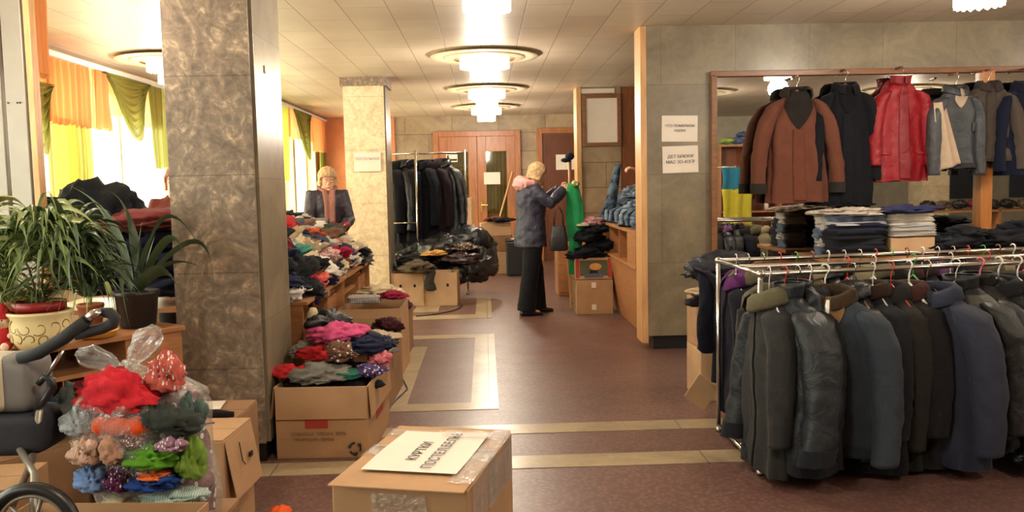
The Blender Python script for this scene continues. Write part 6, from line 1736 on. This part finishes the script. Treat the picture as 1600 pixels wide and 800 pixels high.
def trousers_mb(J, top=.95):
    m = MB()
    m.loft([[(x * cos(2 * pi * k / 24), y * sin(2 * pi * k / 24), z) for k in range(24)] for z, x, y in ((.76, .115, .165), (.86, .128, .185), (top, .118, .172))])
    for s, L_ in ((1, 'l'), (-1, 'r')):
        hp, kn_, an = Vector((0, s * .092, .84)), Vector(J.get('knee_' + L_, (.02, s * .10, .48))), Vector(J.get('ankle_' + L_, (-.02, s * .10, .08)))
        m.tube([hp, hp.lerp(kn_, .5), kn_, kn_.lerp(an, .5), an + Vector((0, 0, -.03))], [.112, .106, .096, .098, .104], 18)
    return m
def shoes(t, J, mat=BLACKP):
    for s, L_ in ((1, 'l'), (-1, 'r')):
        an = Vector(J.get('ankle_' + L_, (-.02, s * .10, .08)))
        m = MB(); rings = []
        for x, w, h, z0 in ((-.07, .026, .05, 0), (-.05, .040, .075, 0), (0, .042, .085, 0), (.06, .046, .062, 0), (.12, .048, .048, 0), (.165, .038, .040, 0), (.185, .016, .028, 0)):
            rings.append([(an.x + x, an.y + w * cos(2 * pi * k / 16) , (an.z - .08) + max(0.004, h / 2 + h / 2 * sin(2 * pi * k / 16))) for k in range(16)])
        m.loft(rings).build('shoe', mat, t, smooth=True)

# ---- the woman in the aisle holding up a green garment
JW = dict(head=(.085, .0, 1.545), elbow_l=(.20, .20, 1.25), wrist_l=(.385, .10, 1.395), elbow_r=(.16, -.24, 1.235), wrist_r=(.36, -.08, 1.375), hand_l=(1, -.1, .25), hand_r=(1, .1, .25), palm_l=(0, -1, -.2), palm_r=(0, 1, -.2), curl=1.3,
          knee_l=(.07, .10, .47), knee_r=(-.05, -.11, .47), ankle_l=(.09, .10, .08), ankle_r=(-.11, -.12, .08))
def dress_w(t, J, P):
    jm = jacket_mb(J, zb=.755, ax=1.5, ay=1.25, flare=1.02)
    union('quilted_jacket', jm, .011, C_NYLON, t, rgb(48, 48, 66), 2, .03)
    union('trousers', trousers_mb(J), .011, C_WOOL, t, rgb(18, 19, 24), 3, .012)
    shoes(t, J)
    m = MB()     # pink hood lying on the shoulders
    def f(d): return 1 + .16 * nz(d.x * 2.5, d.y * 2.5, d.z * 2.5)
    m.ball((-.10, 0, 1.455), (.095, .125, .085), 30, 20, f)
    m.tube([(-.10, .11, 1.45), (.0, .105, 1.46), (.055, .045, 1.445)], [.045, .04, .028], 14); m.tube([(-.10, -.11, 1.45), (.0, -.105, 1.46), (.055, -.045, 1.445)], [.045, .04, .028], 14)
    union('pink_hood', m, .010, C_WOOL, t, rgb(214, 156, 152), 2, .02)
WPOS = at(836, 490, 9.5)
w1 = person('blonde woman in dark blue jacket holding up a green garment in the aisle', (WPOS.x - .03, 9.43, 0), radians(14), .985, JW, dress_w, headfwd=(.96, -.10, -.26), haircut=(-.06, 1.02))
# things she holds
def wl(x, y, z):
    a = radians(14); x *= .985; y *= .985; z *= .985
    return Vector((WPOS.x - .03 + x * cos(a) - y * sin(a), 9.43 + x * sin(a) + y * cos(a), z))
hp_ = wl(.425, -.10, 1.40)
g = thing('green_garment', 'long bright green garment held up by the woman', 'clothing', hp_)
m = MB()
rings = []
for i in range(30):
    t_ = i / 29; z = .05 - 1.0 * t_; hw = .055 + .055 * sin(min(1, t_ * 1.5) * pi * .75) - .05 * t_ * t_; cx = .035 - .02 * t_ + .035 * sin(t_ * 3)
    rings.append([(cx - .0 + hw * cos(2 * pi * k / 28) * (1 + .12 * nz(cos(2 * pi * k / 28) * 2, t_ * 6, 1)), .035 * sin(2 * pi * k / 28) * (1 + .5 * nz(k * .5, t_ * 4, 3)) + .02 * sin(t_ * 6), z) for k in range(28)])
m.loft(rings).build('cloth_body', C_WOOL, g, smooth=True, col=rgb(44, 150, 92))
MB().tube([(.02, -.03, .05), (.07, -.04, .03), (.10, -.03, .045)], [.03, .035, .02], 12).build('patterned_waistband', C_PRINT, g, smooth=True, col=rgb(120, 134, 60))
hb = thing('handbag', 'black handbag hanging from the forearm of the woman in the aisle', 'handbag', wl(.235, -.26, .99))
hbm = MB(); rings = []
for z, w, d in ((-.30, .105, .045), (-.285, .12, .055), (-.15, .115, .06), (-.02, .09, .045), (0, .085, .03)):
    rings.append([(w * math.copysign(abs(cos(2 * pi * k / 28)) ** .6, cos(2 * pi * k / 28)), d * math.copysign(abs(sin(2 * pi * k / 28)) ** .6, sin(2 * pi * k / 28)), z) for k in range(28)])
hb.scale = (.82, .82, .9)
hbm.loft(rings).build('bag_body', C_LEATH, hb, smooth=True, col=rgb(40, 42, 48))
for s in (-1, 1):
    MB().tube([(-.06, s * .03, -.01), (-.055, s * .035, .12), (-.02, s * .03, .21), (.02, s * .03, .21), (.055, s * .035, .12), (.06, s * .03, -.01)], .007, 8).build('handle', C_LEATH, hb, smooth=True, col=rgb(30, 30, 34))

# ---- woman behind the heap
JB = dict(head=(.05, .0, 1.54), elbow_l=(.08, .215, 1.10), wrist_l=(.30, .12, 1.02), elbow_r=(.08, -.215, 1.10), wrist_r=(.30, -.16, 1.02), curl=.6)
def dress_b(t, J, P):
    union('dark_jacket', jacket_mb(J, zb=.80, ax=1.25, ay=1.08), .012, C_NYLON, t, rgb(44, 36, 48), 2, .025)
    union('trousers', trousers_mb(J), .014, C_WOOL, t, rgb(34, 34, 40), 3, 0)
    shoes(t, J)
    m = MB(); m.tube([(.02, .09, 1.45), (.10, .04, 1.42), (.155, .025, 1.30), (.175, .02, 1.08)], [.03, .035, .038, .034], 12, flat=.6); m.tube([(.02, -.09, 1.45), (.10, -.04, 1.42), (.155, -.03, 1.30), (.17, -.03, 1.12)], [.03, .035, .034, .03], 12, flat=.6)
    m.tube([(-.07, 0, 1.47), (-.04, .08, 1.47), (.02, .09, 1.45)], [.03, .03, .03], 10); m.tube([(-.07, 0, 1.47), (-.04, -.08, 1.47), (.02, -.09, 1.45)], [.03, .03, .03], 10)
    union('brown_scarf', m, .010, C_KNIT, t, rgb(150, 104, 92), 2, .01)
q = at(511, 300, 9.35)
person('fair-haired woman in dark jacket and scarf behind the desk heap', (q.x, 9.35, 0), radians(-72), .985, JB, dress_b, headfwd=(.93, .05, -.34), haircut=(-.06, 1.05))
# ---- person behind the counter, only the arm shows past the wall
JC = dict(head=(.04, .0, 1.56), elbow_l=(.26, .28, 1.36), wrist_l=(.50, .20, 1.56), elbow_r=(.10, -.24, 1.1), wrist_r=(.28, -.16, 1.05), hand_l=(1, -.1, .2), palm_l=(0, -.2, -1), curl=1.3)
def dress_c(t, J, P):
    union('black_jumper', jacket_mb(J, zb=.84, ax=1.15, ay=1.1), .012, C_WOOL, t, rgb(30, 30, 36), 3, .015)
    union('trousers', trousers_mb(J), .014, C_WOOL, t, rgb(40, 44, 56), 3, 0)
    shoes(t, J)
q = at(967, 258, 9.3)
person('person in a black jumper behind the counter reaching out to hold up jeans', (q.x + .60, 9.62, 0), radians(197), 1.0, JC, dress_c, hair_mat=BROWNWD)
g = thing('held_jeans', 'dark blue jeans leg held up above the counter heap', 'jeans', (q.x - .01, 9.28, 1.60))
m = MB(); rings = []
for i in range(20):
    t_ = i / 19
    rings.append([((.035 + .035 * t_) * cos(2 * pi * k / 20) - .10 * t_, .03 * sin(2 * pi * k / 20) + .01 * sin(t_ * 8), .02 - .48 * t_) for k in range(20)])
m.loft(rings).build('trouser_leg', C_DENIM, g, smooth=True, col=rgb(46, 54, 70))
# ---- person mostly hidden by the brown pillar
JD = dict(head=(.04, .0, 1.54), elbow_l=(.06, .24, 1.12), wrist_l=(.2, .2, .95), elbow_r=(.06, -.24, 1.12), wrist_r=(.2, -.2, .95))
def dress_d(t, J, P):
    union('red_brown_jacket', jacket_mb(J, zb=.80), .014, C_WOOL, t, rgb(120, 60, 48), 2, .02)
    union('trousers', trousers_mb(J), .015, C_WOOL, t, rgb(40, 40, 46), 3, 0)
    shoes(t, J)
q = at(273, 290, 6.2)
person('person mostly hidden behind the brown pillar, only the edge of face and hair showing', (q.x, 6.3, 0), radians(-90), .96, JD, dress_d, hair_mat=plain('auburn_hair', rgb(176, 96, 56), .6, var=.1))
# small wooden post with a dark cap beyond the woman
t = thing('hat_stand', 'small wooden stand post beyond the raised hands of the woman', 'stand', (1.10, 11.1, .65))
MB().tube([(0, 0, 0), (0, 0, 1.10)], .022, 12).build('post', WOOD_DOOR, t, smooth=True); MB().lathe([(.001, 0), (.11, .001), (.10, .02), (.02, .03)], 24).build('base', WOOD_DOOR, t)
q = (1.10, 11.08, 1.72)
cp = thing('dark_hat', 'dark blue hat hanging on the top of the small stand', 'hat', q)
MB().ball((0, 0, .05), (.06, .07, .05), 20, 12).ball((-.06, -.04, .0), (.06, .05, .03), 16, 10).build('crown', C_WOOL, cp, smooth=True, col=rgb(30, 32, 48))
